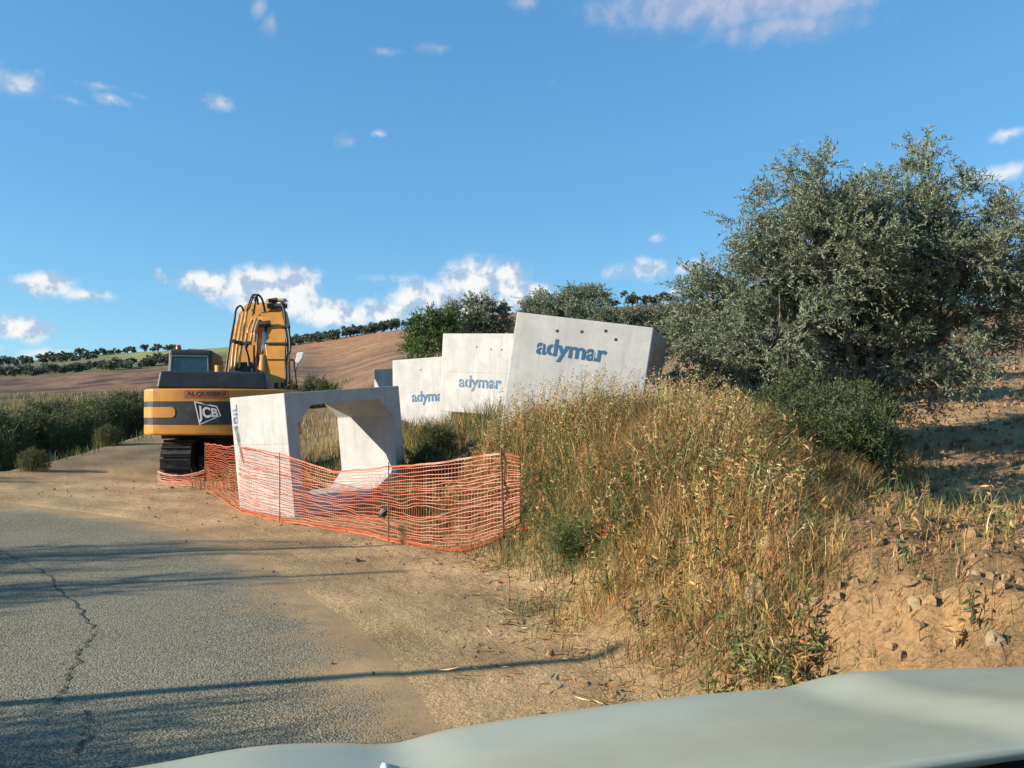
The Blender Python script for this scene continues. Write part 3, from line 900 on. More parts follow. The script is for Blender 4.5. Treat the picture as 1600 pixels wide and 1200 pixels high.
    # handrail, mirror, small fittings on the right of the deck
    MB().tube(catmull([tuple(W(*p)) for p in [(452, 600, 19.0), (451, 570, 19.0), (452, 563, 19.0), (458, 563, 19.0), (460, 575, 19.0), (464, 606, 19.0)]], 5), .024, 8).build('handrail', HOSE_M, root, smooth=True)
    ms = MB().tube([W(460, 585, 19.0), W(465, 566, 19.0)], .018, 6).build('mirror_arm', HOSE_M, root)
    mb = MB(); mb.prism([W(461, 565, 18.95), W(464, 551, 18.95), (W(474, 550, 18.95)), W(472, 559, 18.95), W(466, 568, 18.95)], (0.03, .07, 0))
    mb.build('mirror', WHITE_M, ms, bevel=0.01)
    for px in (432, 442):
        MB().tube([W(px, 606, 18.9), W(px, 598, 18.9)], .05, 10).build('filler_cap', BLK_M, root)
    # tracks
    L_, Hh, wd = 4.3, 1.0, 0.62
    rr = Hh / 2 - 0.05
    path = []
    per = 2 * (L_ - Hh) + 2 * math.pi * rr
    nsh = 34
    def loop(s_):
        s_ %= per; st_ = L_ - Hh
        if s_ < st_: return (Hh / 2 + s_, 0.05, 0.0)
        s_ -= st_
        if s_ < math.pi * rr:
            a = s_ / rr; return (L_ - Hh / 2 + math.sin(a) * rr, Hh / 2 - math.cos(a) * rr, a)
        s_ -= math.pi * rr
        if s_ < st_: return (L_ - Hh / 2 - s_, Hh - 0.05, math.pi)
        s_ -= st_
        a = s_ / rr
        return (Hh / 2 - math.sin(a) * rr, Hh / 2 + math.cos(a) * rr, math.pi + a)
    shoe_mesh = None
    for xc in (-.93, .95):
        pl = [loop(per * k / 60) for k in range(60)]
        mb = MB(); mb.prism([E(xc - wd / 2 + .06, .12 + y * 1.0, Hh / 2 + (z - Hh / 2) * .9) for y, z, _ in pl], E(wd - .12, 0, 0))
        tr = mb.build('track', TRK_M, root)
        for yy in np.linspace(.75, 3.75, 6):
            MB().tube([E(xc + wd / 2 - .08, yy + .06, .3), E(xc + wd / 2 - .02, yy + .06, .3)], .15, 14).build('track_roller', TRK_M, tr)
        for k in range(nsh):
            y, z, a = loop(per * (k + .5) / nsh)
            if shoe_mesh is None:
                q = MB().box((0, 0, 0), (wd, per / nsh * .9, .035)).box((0, -.09, -.035), (wd, .03, .05)).box((0, .07, -.03), (wd, .025, .035))
                o = q.build('track_shoe', TRK_M, tr); shoe_mesh = o.data
            else:
                o = link(bpy.data.objects.new('track_shoe', shoe_mesh), tr)
            o.location = E(xc, .12 + y, z)
            o.rotation_euler = (Matrix.Rotation(YW, 3, 'Z') @ Matrix.Rotation(a, 3, 'X')).to_euler()
    return root
excavator()

# ------------------------------------------------------------------ orange safety net
def netting():
    root = empty('safety_net', (-3.34, 11.3, 0))
    RO = root.location.copy()
    tag(root, 'sagging orange plastic safety net on thin stakes round the culvert box', 'net fence')
    def make(stn, nh, dv, seed, name, hole=None, sag=0.0):
        S = np.array(stn, float)
        top = np.array([tuple(at(p, t, d)) for p, t, b, d in S]); bot = np.array([tuple(at(p, b, d)) for p, t, b, d in S])
        top = catmull(top, 16); bot = catmull(bot, 16)
        g = gz(bot[:, 0], bot[:, 1])
        bot[:, 2] = np.maximum(bot[:, 2], g + 0.012)
        n = len(top)
        seg = np.concatenate([[0], np.cumsum(np.linalg.norm(np.diff((top + bot) / 2, axis=0), axis=1))])
        tot = seg[-1]
        nu = int(tot / 0.05)
        uu = np.linspace(0, tot, nu)
        def P(u, v):
            """u metres along, v 0 bottom .. 1 top -> points"""
            T = np.stack([np.interp(u, seg, top[:, k]) for k in range(3)], -1)
            B = np.stack([np.interp(u, seg, bot[:, k]) for k in range(3)], -1)
            if hole is not None:
                du = (u - hole[0]) / hole[2]; dv_ = (v - hole[1])
                push = np.exp(-du * du) * np.sign(dv_ + 1e-4) * 0.075 * np.exp(-np.abs(dv_) / 0.16)
                v = v + push
            w = (fbm(u * 1.3 + seed, v * 3, seed) - .5)
            Q = B + (T - B) * v[..., None]
            Q[..., 1] += w * 0.10 + (fbm(u * 4, v * 9, seed + 3) - .5) * 0.035
            Q[..., 2] += (fbm(u * 1.1, v * 6 + 7, seed + 5) - .5) * 0.11 * np.sin(np.pi * np.clip(v, 0, 1)) + (fbm(u * 4, v * 24, seed + 9) - .5) * 0.035
            return Q
        Vs = []; Fs = []; off = 0
        for i in range(nh):
            v = np.full(nu, i / (nh - 1))
            c = P(uu, v)
            hw = 0.0043 if 0 < i < nh - 1 else 0.010
            a = c.copy(); a[:, 2] += hw; b = c.copy(); b[:, 2] -= hw; b[:, 1] -= hw * .4
            Vs.append(np.concatenate([a, b])); k = np.arange(nu - 1)
            Fs.append(np.stack([k, k + nu, k + nu + 1, k + 1], -1) + off); off += 2 * nu
        nvv = int(tot / dv); vv = np.linspace(0, 1, nh * 2)
        for j in range(nvv):
            u0 = tot * (j + .5) / nvv
            v = vv; u = np.full(len(v), u0)
            c = P(u, v)
            t = P(u + 0.01, v) - c; t /= np.linalg.norm(t, axis=1)[:, None]
            a = c - t * 0.0021; b = c + t * 0.0021
            m = len(v); k = np.arange(m - 1)
            Vs.append(np.concatenate([a, b])); Fs.append(np.stack([k, k + m, k + m + 1, k + 1], -1) + off); off += 2 * m
        V = np.concatenate(Vs) - np.array(RO); F = np.concatenate(Fs)
        return arr_mesh(name, V, F, NET_M, root)
    main = [(320, 693, 772, 15.6), (350, 697, 788, 13.75), (370, 698, 797, 12.6), (384, 700, 802, 12.1), (437, 709, 815, 11.2), (470, 720, 818, 10.85), (520, 735, 826, 10.4), (560, 735, 835, 9.95),
            (607, 730, 844, 9.45), (660, 725, 855, 8.95), (720, 718, 860, 8.7), (783, 710, 862, 8.45), (812, 714, 848, 8.35)]
    make(main, 25, 0.042, 3, 'netting', hole=(8.35, 0.42, 0.26))
    make([(246, 736, 757, 16.75), (262, 741, 758, 16.6), (290, 742, 759, 16.2), (319, 735, 762, 15.65)], 11, 0.05, 8, 'netting')
    # rolled loose hem along the ground
    rnd = random.Random(4)
    mb = MB()
    for k in range(5):
        pts = []
        for (px, py, d) in [(376, 798, 12.5), (400, 806, 11.9), (437, 812, 11.25), (500, 822, 10.6), (560, 835, 10.0), (640, 853, 9.1), (720, 862, 8.6), (790, 862, 8.4)]:
            p = at(px, py, d); p.z = max(g1(p.x, p.y), 0) + .012 + rnd.uniform(0, .03); p.y += rnd.uniform(-.03, .03)
            pts.append(tuple(p - RO))
        mb.tube(catmull(pts, 5), .006, 4)
    mb.build('net_hem', NET_M, root)
    for px, tp, d in ((320, 690, 15.58), (437, 707, 11.17), (607, 722, 9.42), (783, 700, 8.42)):
        t = at(px, tp, d); b = Vector((t.x + (.03 if px == 783 else 0), d, 0)); b.z = g1(b.x, b.y) - .08
        MB().tube([b - RO, t - RO], .006 if px != 783 else .010, 8).build('stake', STAKE_M, root)
    # frayed end bunched beyond the last stake
    return root
netting()
# dark lump set in the tear of the net
def dark_lump():
    c = at(606, 797, 9.5)
    bmv = []; n = 14
    rnd = random.Random(5)
    mb = MB(); rings = []
    for i in range(7):
        t = i / 6; r = 0.075 * math.sin(math.pi * (0.12 + .8 * t))
        rings.append([(math.cos(2 * math.pi * k / n) * r * rnd.uniform(.7, 1.3) + (t - .5) * .17, math.sin(2 * math.pi * k / n) * r * .6 * rnd.uniform(.7, 1.2), (t - .5) * .16 + rnd.uniform(-.012, .012)) for k in range(n)])
    vs = [p for r in rings for p in r]
    fs = [(i * n + k, i * n + (k + 1) % n, (i + 1) * n + (k + 1) % n, (i + 1) * n + k) for i in range(6) for k in range(n)] + [tuple(range(n))[::-1], tuple(6 * n + k for k in range(n))]
    o = mb.add(vs, fs).build('dark_lump', PLASTIC_M, None)
    o.location = c
    tag(o, 'black lump in the torn orange net', 'dark_lump')
dark_lump()

# ------------------------------------------------------------------ the car the picture is taken from
def car():
    yaw = math.radians(17)
    f = Vector((-math.sin(yaw), math.cos(yaw), 0)); r = Vector((math.cos(yaw), math.sin(yaw), 0))
    CL = 0.62; HW = 0.98
    root = empty('car', (f * 0.9 + r * CL).to_tuple())
    root.rotation_euler = (0, 0, yaw)
    tag(root, 'pale grey car bonnet at the bottom edge of the view', 'car')
    # local: x = lateral from centre line, y = forward from bonnet rear edge region (g - 0.9)
    def zt(x, g):
        L = x + CL
        z = 0.955 - 0.085 * sstep(.75, 1.30, np.array(g)) - 0.02 * (abs(x) / HW) ** 3
        z -= 0.55 * np.maximum(0, g - 1.30) ** 1.6 * 2.2
        z += 0.026 * sstep(.96, 1.15, np.array(L)) * (1 - 0.0 * g)          # wing rises outside the crease
        z += 0.016 * np.exp(-((L + .02) / .13) ** 2)                         # raised rib near the left
        z -= 0.012 * np.exp(-((L - .2) / .07) ** 2)
        z += 0.010 * np.exp(-((L - .75) / .35) ** 2) + 0.03 * sstep(.1, -.4, np.array(L)) * 1.0
        return float(z)
    xs = np.linspace(-HW, HW, 90); gs = np.concatenate([np.linspace(.80, 1.3, 24), np.linspace(1.32, 1.72, 24)])
    vs = []
    for g in gs:
        for x in xs:
            rear = 0.035 * (abs(x) / HW) ** 2
            vs.append((x * (1 - .05 * max(0, g - 1.3) / .4), g - 0.9 - (0.0) + (rear if g < .82 else 0) - 0.10 * (abs(x) / HW) ** 2.2 * max(0, (g - .9)) / .8, zt(x, g)))
    nx = len(xs)
    fs = [(i * nx + k, i * nx + k + 1, (i + 1) * nx + k + 1, (i + 1) * nx + k) for i in range(len(gs) - 1) for k in range(nx - 1)]
    o = MB().add(vs, fs).build('bonnet', CAR_M, root, smooth=True)
    sm = o.modifiers.new('thick', 'SOLIDIFY'); sm.thickness = 0.012; sm.offset = -1
    # wings and nose below the bonnet
    zf = zt(0, 1.72)
    for sx in (-1, 1):
        pl = [(sx * (HW - .012), -0.35, .34), (sx * (HW - .012), .72, .34), (sx * (HW - .02), .73, .55), (sx * (HW - .012), .45, .80), (sx * (HW - .012), .0, .915), (sx * (HW - .012), -.35, .915)]
        MB().prism(pl, (-sx * .02, 0, 0)).build('wing', CAR_M, root, bevel=0.006)
        wy = 0.25
        MB().tube([(sx * (HW - .05), wy, .33), (sx * (HW - .27), wy, .33)], .325, 32).build('wheel', TYRE_M, root, bevel=0.02)
        MB().box((sx * .72, .74, .60), (.36, .1, .15)).build('headlight', LENS_M, root, bevel=0.03)
    MB().box((0, .78, .46), (1.86, .16, .42)).build('bumper', CAR_M, root, bevel=0.06, seg=4)
    MB().box((0, .862, .44), (1.1, .01, .16)).build('grille', PLASTIC_M, root, bevel=0.003)
    # cowl and wiper at the foot of the windscreen
    vs = []; fs = []
    cx = np.linspace(-HW + .05, HW - .05, 30)
    for x in cx:
        e = 0.035 * (abs(x) / HW) ** 2
        vs += [(x, -.055 + e, .935), (x, -.085 + e, .93), (x, -.30 + e, .945), (x, -.34 + e, .9)]
    for k in range(len(cx) - 1):
        b = 4 * k; fs += [(b + q, b + q + 1, b + 5 + q, b + 4 + q) for q in range(3)]
    MB().add(vs, fs).build('cowl', PLASTIC_M, root)
    nz = MB()
    nz.tube([(0, 0, 0), (0, .014, .003), (0, .028, .002)], [.008, .007, .003], 10)
    q = nz.build('washer_nozzle', WHITE_M, root, smooth=True)
    # sits on the bonnet where the photograph shows it
    d = 1.20; p = at(603, 1183, d)
    loc = Matrix.Rotation(-yaw, 3, 'Z') @ (Vector((p.x, p.y, 0)) - root.location)
    q.location = (loc.x, loc.y, zt(loc.x, loc.y + .9) + .006)
    k = MB().tube([(0.012, 0, 0), (0.04, 0, .001)], [.006, .002], 8).build('washer_jet', PLASTIC_M, q)
    return root
car()
# ------------------------------------------------------------------ vegetation generators (all numpy)
def unit(v):
    return v / np.maximum(np.linalg.norm(v, axis=-1, keepdims=True), 1e-9)

def cards(P, D, L, W, rng, fold=0.15):
    """leaf-shaped faces: base P, direction D, length L, width W -> verts, tris"""
    n = len(P)
    rnd = unit(rng.normal(size=(n, 3)))
    S = unit(np.cross(D, rnd)); Nn = np.cross(S, D)
    L = L[:, None]; W = W[:, None]
    mid = P + D * L * 0.45 - Nn * L * fold * 0.35
    V = np.stack([P, mid + S * W / 2, P + D * L, mid - S * W / 2], 1).reshape(-1, 3)
    b = (np.arange(n) * 4)[:, None]
    F = np.concatenate([b + [0, 1, 2], b + [0, 2, 3]], 0)
    return V, F

def blades(P, H, lean, Wd, rng, seg=3):
    n = len(P)
    ang = rng.uniform(0, 2 * np.pi, n)
    S = np.stack([np.cos(ang), np.sin(ang), np.zeros(n)], 1)
    rows = []
    for k in range(seg):
        t = k / seg
        c = P + np.stack([lean[:, 0] * H * t * t, lean[:, 1] * H * t * t, H * t * (1 - 0.22 * np.hypot(lean[:, 0], lean[:, 1]) * t)], 1)
        w = (Wd * (1 - 0.55 * t))[:, None] / 2
        rows += [c - S * w, c + S * w]
    t = 1.0
    tip = P + np.stack([lean[:, 0] * H, lean[:, 1] * H, H * (1 - 0.22 * np.hypot(lean[:, 0], lean[:, 1]))], 1)
    rows.append(tip)
    m = len(rows)
    V = np.stack(rows, 1).reshape(-1, 3)
    b = (np.arange(n) * m)[:, None]
    fs = []
    for k in range(seg - 1):
        o = 2 * k
        fs += [b + [o, o + 1, o + 3], b + [o, o + 3, o + 2]]
    o = 2 * (seg - 1)
    fs.append(b + [o, o + 1, o + 2])
    return V, np.concatenate(fs, 0), m, tip

class Soup:
    def __init__(self): self.V = []; self.F = []; self.C = []; self.n = 0
    def add(self, V, F, C):
        self.V.append(V); self.F.append(F + self.n); self.C.append(C); self.n += len(V)
    def build(self, name, mat, parent=None):
        return arr_mesh(name, np.concatenate(self.V), np.concatenate(self.F), mat, parent, np.concatenate(self.C))

def jitter(col, n, rng, amt=0.18):
    c = np.asarray(col, float)
    if c.ndim == 1: c = np.tile(c, (n, 1))
    return np.clip(c * (1 + rng.normal(0, amt, (n, 1))) * (1 + rng.normal(0, amt * .35, (n, 3))), 0.004, 0.9)

STRAW = (0.45, 0.30, 0.105); TAN = (0.39, 0.22, 0.07); PALE = (0.55, 0.43, 0.21); RUST = (0.31, 0.155, 0.055); GREEN = (0.12, 0.155, 0.042); DGREEN = (0.055, 0.085, 0.025); OLIVE = (0.19, 0.18, 0.06)

def palette(u, cols, n):
    C = np.array(cols)
    return C[np.minimum((u * len(cols)).astype(int), len(cols) - 1)]

# ------------------------------------------------------------------ grass on the bank
def bank_grass():
    rng = np.random.default_rng(5)
    n0 = 420000
    X = rng.uniform(-2.6, 7.0, n0); Y = rng.uniform(2.6, 13.5, n0)
    s = sdist(X, Y, TOE)
    a = X / Y
    clump = fbm(X * 2.2, Y * 2.2, 41)
    clump2 = fbm(X * 0.8, Y * 0.8, 47)
    dens = sstep(-0.4, 0.45, s + (clump - .5) * .5) * (0.35 + 0.75 * sstep(.35, .6, clump))
    dens *= 0.55 + 0.45 * sstep(0.1, 0.9, s)
    # the bare heap of earth on the right and the trodden ground behind the hump
    bare = sstep(.37, .47, a - .07 * sstep(6, 7, Y) + (clump2 - .5) * .14)
    dens *= 1 - np.where(Y > 5.6, .96, .84) * bare
    dens *= 1 - 0.90 * sstep(3.0, 3.8, s) * sstep(5.5, 6.5, Y)
    dens *= 1 - 0.8 * np.exp(-((X - 1.38) / .16) ** 2 - ((Y - 4.55) / .2) ** 2)   # washed-out hollow with stones
    # thin out with distance from the camera: far ones are smaller in view
    dens *= np.clip(1.15 - (Y - 4) * 0.055, 0.45, 1)
    # keep clear of the boxes
    inA = (X > -0.05) & (X < 2.35) & (Y > 10.75 + (1.9 - X) * .3 * 0 - (X - 1.9) * .306) 
    keep = (rng.random(n0) < dens) & ~inA
    X, Y, s, a, clump, clump2, bare = [q[keep] for q in (X, Y, s, a, clump, clump2, bare)]
    n = len(X)
    Z = gz(X, Y)
    P = np.stack([X, Y, Z - 0.01], 1)
    hump = sstep(0.2, 1.2, s)
    H = (0.15 + 0.27 * hump * (0.55 + 0.9 * clump)) * rng.uniform(0.45, 1.25, n) * (1 - .5 * bare)
    H *= (1 + 0.25 * sstep(7, 9, Y) * hump) * (1 - .45 * sstep(.27, .4, a))
    th = rng.uniform(0, 2 * np.pi, n); ln = rng.uniform(0.05, 1.0, n)
    lean = np.stack([np.cos(th) * ln + 0.10, np.sin(th) * ln - .05], 1)
    Wd = rng.uniform(0.003, 0.0065, n) * (0.8 + 0.05 * Y)
    u = rng.random(n)
    low = 1 - sstep(0.3, 1.1, s)
    greenp = np.clip(0.15 + 0.62 * sstep(.45, .68, clump2) * (0.4 + .6 * low) + 0.25 * np.exp(-((X - .35) / .5) ** 2 - ((Y - 6.3) / .8) ** 2), 0, .85)
    C = palette(rng.random(n), [STRAW, TAN, TAN, PALE, RUST, RUST, RUST, OLIVE], n)
    red = sstep(.52, .7, fbm(X * 1.3, Y * 1.3, 77))[:, None]
    C = C * (1 - .45 * red) + np.array(RUST) * .45 * red
    G = palette(rng.random(n), [GREEN, OLIVE, DGREEN], n)
    isg = (u < greenp)[:, None]
    C = np.where(isg, G, C)
    C = C * (0.40 + 1.1 * fbm(X * 1.7, Y * 1.7, 301)[:, None])
    C = jitter(C, n, rng, 0.25)
    so = Soup()
    V, F, m, tip = blades(P, H, lean, Wd, rng)
    so.add(V, F, np.repeat(C, m, 0))
    o = so.build('dry_grass', GRASS_M)
    tag(o, 'dense dry grass and weeds covering the roadside bank', 'grass', kind='stuff')

    # tall wild oats and stalks with drooping heads
    so = Soup()
    n1 = 26000
    X = rng.uniform(-2.2, 4.5, n1); Y = rng.uniform(3.4, 11.6, n1)
    s = sdist(X, Y, TOE); a = X / Y
    cl = fbm(X * 1.6, Y * 1.6, 90)
    keep = (rng.random(n1) < sstep(.5, 1.3, s) * (1 - sstep(2.9, 3.5, s)) * (.3 + sstep(.4, .65, cl)) * .55) & ~(a > .36 + .06 * (Y > 6.5)) & ~((X > -0.05) & (Y > 10.6))
    X, Y, s = X[keep], Y[keep], s[keep]; n = len(X)
    P = np.stack([X, Y, gz(X, Y) - .01], 1)
    H = rng.uniform(.40, .80, n) * (0.72 + .42 * sstep(7, 9.5, Y)) * (1 - .5 * sstep(.24, .38, X / Y))
    th = rng.uniform(0, 2 * np.pi, n); ln = rng.uniform(0.05, 0.45, n)
    lean = np.stack([np.cos(th) * ln + .12, np.sin(th) * ln], 1)
    C = jitter(palette(rng.random(n), [STRAW, PALE, PALE, TAN, OLIVE], n), n, rng, .18)
    V, F, m, tip = blades(P, H, lean, rng.uniform(.0028, .0045, n) * (.8 + .05 * Y), rng, 4)
    so.add(V, F, np.repeat(C, m, 0))
    k = 11
    t = rng.uniform(.70, 1.0, (n, k))
    B = P[:, None] + np.stack([lean[:, None, 0] * H[:, None] * t * t, lean[:, None, 1] * H[:, None] * t * t, H[:, None] * t * (1 - .22 * np.hypot(lean[:, 0], lean[:, 1])[:, None] * t)], -1)
    B = B.reshape(-1, 3)
    D = unit(rng.normal(size=(n * k, 3)) * .8 + np.array([.1, 0, -.15]))
    V, F = cards(B, D, rng.uniform(.018, .04, n * k), rng.uniform(.006, .011, n * k), rng)
    so.add(V, F, np.repeat(jitter(np.repeat(C * 1.05, k, 0), n * k, rng, .15), 4, 0))
    o = so.build('wild_oats', GRASS_M)
    tag(o, 'tall straw coloured wild oats with drooping heads on the bank', 'grass', kind='stuff')

    # leafy weeds between the grass
    so = Soup()
    n2 = 26000
    X = rng.uniform(-2.2, 5.0, n2); Y = rng.uniform(3.0, 12, n2)
    s = sdist(X, Y, TOE); a = X / Y
    cl = fbm(X * 1.1 + 5, Y * 1.1, 120)
    keep = (rng.random(n2) < sstep(.05, .5, s) * (1 - .75 * sstep(2.4, 3.2, s)) * (.2 + .8 * sstep(.40, .62, cl)) * .75) & ~((a > .38) & (rng.random(n2) < np.where(Y > 5.6, .985, .88))) & ~((X > -0.05) & (Y > 10.6))
    X, Y, s, cl = X[keep], Y[keep], s[keep], cl[keep]; n = len(X)
    P = np.stack([X, Y, gz(X, Y) - .01], 1)
    H = rng.uniform(.15, .5, n) * (.6 + .5 * sstep(.1, 1, s)) * (1 - .45 * sstep(.3, .4, X / Y))
    th = rng.uniform(0, 2 * np.pi, n); ln = rng.uniform(.05, .4, n)
    lean = np.stack([np.cos(th) * ln, np.sin(th) * ln], 1)
    dry = rng.random(n) < .62
    C = np.where(dry[:, None], palette(rng.random(n), [RUST, TAN, STRAW, STRAW, OLIVE], n), palette(rng.random(n), [GREEN, DGREEN, OLIVE], n))
    V, F, m, tip = blades(P, H, lean, np.full(n, .005), rng, 3)
    so.add(V, F, np.repeat(jitter(C * .8, n, rng), m, 0))
    k = 18
    t = rng.uniform(.12, 1.02, (n, k))
    B = (P[:, None] + np.stack([lean[:, None, 0] * H[:, None] * t * t, lean[:, None, 1] * H[:, None] * t * t, H[:, None] * t * .97], -1)).reshape(-1, 3)
    D = unit(rng.normal(size=(n * k, 3)) + np.array([0, 0, .35]))
    V, F = cards(B, D, rng.uniform(.025, .075, n * k), rng.uniform(.008, .02, n * k), rng)
    so.add(V, F, np.repeat(jitter(np.repeat(C, k, 0), n * k, rng, .22), 4, 0))
    o = so.build('leafy_weeds', GRASS_M)
    tag(o, 'mixed green and withered leafy weeds among the grass', 'weeds', kind='stuff')

    # straw litter trodden flat at the toe of the bank and on the shoulder
    so = Soup()
    n3 = 24000
    X = rng.uniform(-4.5, 3, n3); Y = rng.uniform(2.6, 13, n3)
    s = sdist(X, Y, TOE)
    cl = fbm(X * 1.8, Y * 1.8, 150)
    keep = rng.random(n3) < np.exp(-((s + .1) / .42) ** 2) * (.25 + sstep(.42, .62, cl)) + .012 * (s < 0) * (sdist(X, Y, EDGE) > .4)
    X, Y = X[keep], Y[keep]; n = len(X)
    P = np.stack([X, Y, gz(X, Y) + rng.uniform(.004, .03, n)], 1)
    th = rng.uniform(0, 2 * np.pi, n)
    D = unit(np.stack([np.cos(th), np.sin(th), rng.uniform(-.08, .35, n)], 1))
    V, F = cards(P, D, rng.uniform(.04, .16, n), rng.uniform(.003, .008, n), rng)
    so.add(V, F, np.repeat(jitter(palette(rng.random(n), [STRAW, TAN, PALE, RUST, (0.10, .07, .04)], n), n, rng, .25), 4, 0))
    o = so.build('straw_litter', GRASS_M)
    tag(o, 'flattened straw and dead stalks along the foot of the bank', 'straw', kind='stuff')

    # thinner growth round the boxes, behind the open box, in the field and below the hedge
    so = Soup()
    def patch(n, x0, x1, y0, y1, h0, h1, cols, w=.010, amt=.2, mask=None):
        X = rng.uniform(x0, x1, n); Y = rng.uniform(y0, y1, n)
        k = fbm(X * 1.2, Y * 1.2, 160) > rng.uniform(.25, .65, n)
        if mask is not None: k &= mask(X, Y)
        X, Y = X[k], Y[k]; m_ = len(X)
        P = np.stack([X, Y, gz(X, Y) - .01], 1)
        th = rng.uniform(0, 2 * np.pi, m_); ln = rng.uniform(.05, .6, m_)
        V, F, mm, _ = blades(P, rng.uniform(h0, h1, m_), np.stack([np.cos(th) * ln, np.sin(th) * ln], 1), rng.uniform(.6, 1.2, m_) * w, rng)
        so.add(V, F, np.repeat(jitter(palette(rng.random(m_), cols, m_), m_, rng, amt), mm, 0))
    inbox1 = lambda X, Y: ~(((X + 3.15) * bx.x + (Y - 11.62) * bx.y > -.05) & ((X + 3.15) * bx.x + (Y - 11.62) * bx.y < 2.3) & ((X + 3.15) * by.x + (Y - 11.62) * by.y > -.05) & ((X + 3.15) * by.x + (Y - 11.62) * by.y < 1.55))
    patch(9000, -3.2, .2, 12.3, 17.2, .3, .75, [DGREEN, GREEN, OLIVE, TAN], .012, mask=lambda X, Y: inbox1(X, Y) & (sdist(X, Y, TOE) > -.2))
    patch(5000, -6.2, -2.5, 15.2, 19.5, .25, .6, [GREEN, OLIVE, STRAW, DGREEN], .014)
    patch(2500, -2.0, -.6, 11.4, 13.6, .3, .75, [DGREEN, DGREEN, GREEN, TAN], .011, mask=inbox1)
    patch(9000, -6, 3, 17, 26, .2, .55, [OLIVE, STRAW, TAN, GREEN], .016)
    patch(14000, -9, 4, 24, 60, .15, .4, [OLIVE, STRAW, TAN, RUST], .03)
    patch(7000, -24, -10.5, 17, 34, .15, .4, [DGREEN, GREEN, (.07, .085, .03)], .02, mask=lambda X, Y: X < -11.6 - (Y - 18) * .1)
    patch(22000, -60, -12, 34, 62, .2, .5, [OLIVE, (.25, .22, .08), GREEN, GREEN], .04)
    patch(3500, 2.2, 9, 5.2, 12, .08, .3, [DGREEN, OLIVE, GREEN], .008)
    patch(5000, 3, 16, 10, 26, .06, .22, [OLIVE, STRAW, TAN, GREEN], .012)
    o = so.build('rough_grass', GRASS_M)
    tag(o, 'rough thin grass growing round the boxes and out in the fields', 'grass', kind='stuff')
bank_grass()

# ------------------------------------------------------------------ clods and stones
def lump_mesh(name, seed, mat, n1=7, n2=9, rough=.25):
    rnd = random.Random(seed); mb = MB(); vs = [(0, 0, -1)]
    ph = [rnd.uniform(0, 6.28) for _ in range(6)]
    for i in range(1, n1):
        t = math.pi * i / n1
        for k in range(n2):
            p = 2 * math.pi * k / n2
            r = 1 + rough * (math.sin(2 * p + ph[0] + t) * .5 + math.sin(3 * t + ph[1]) * .4 + math.sin(3 * p + ph[2]) * .4) + rnd.uniform(-rough, rough) * .7
            vs.append((math.sin(t) * math.cos(p) * r, math.sin(t) * math.sin(p) * r, -math.cos(t) * r))
    vs.append((0, 0, 1)); N_ = len(vs) - 1
    fs = [(0, 1 + (k + 1) % n2, 1 + k) for k in range(n2)]
    for i in range(n1 - 2):
        fs += [(1 + i * n2 + k, 1 + i * n2 + (k + 1) % n2, 1 + (i + 1) * n2 + (k + 1) % n2, 1 + (i + 1) * n2 + k) for k in range(n2)]
    fs += [(N_, 1 + (n1 - 2) * n2 + k, 1 + (n1 - 2) * n2 + (k + 1) % n2) for k in range(n2)]
    return vs, fs

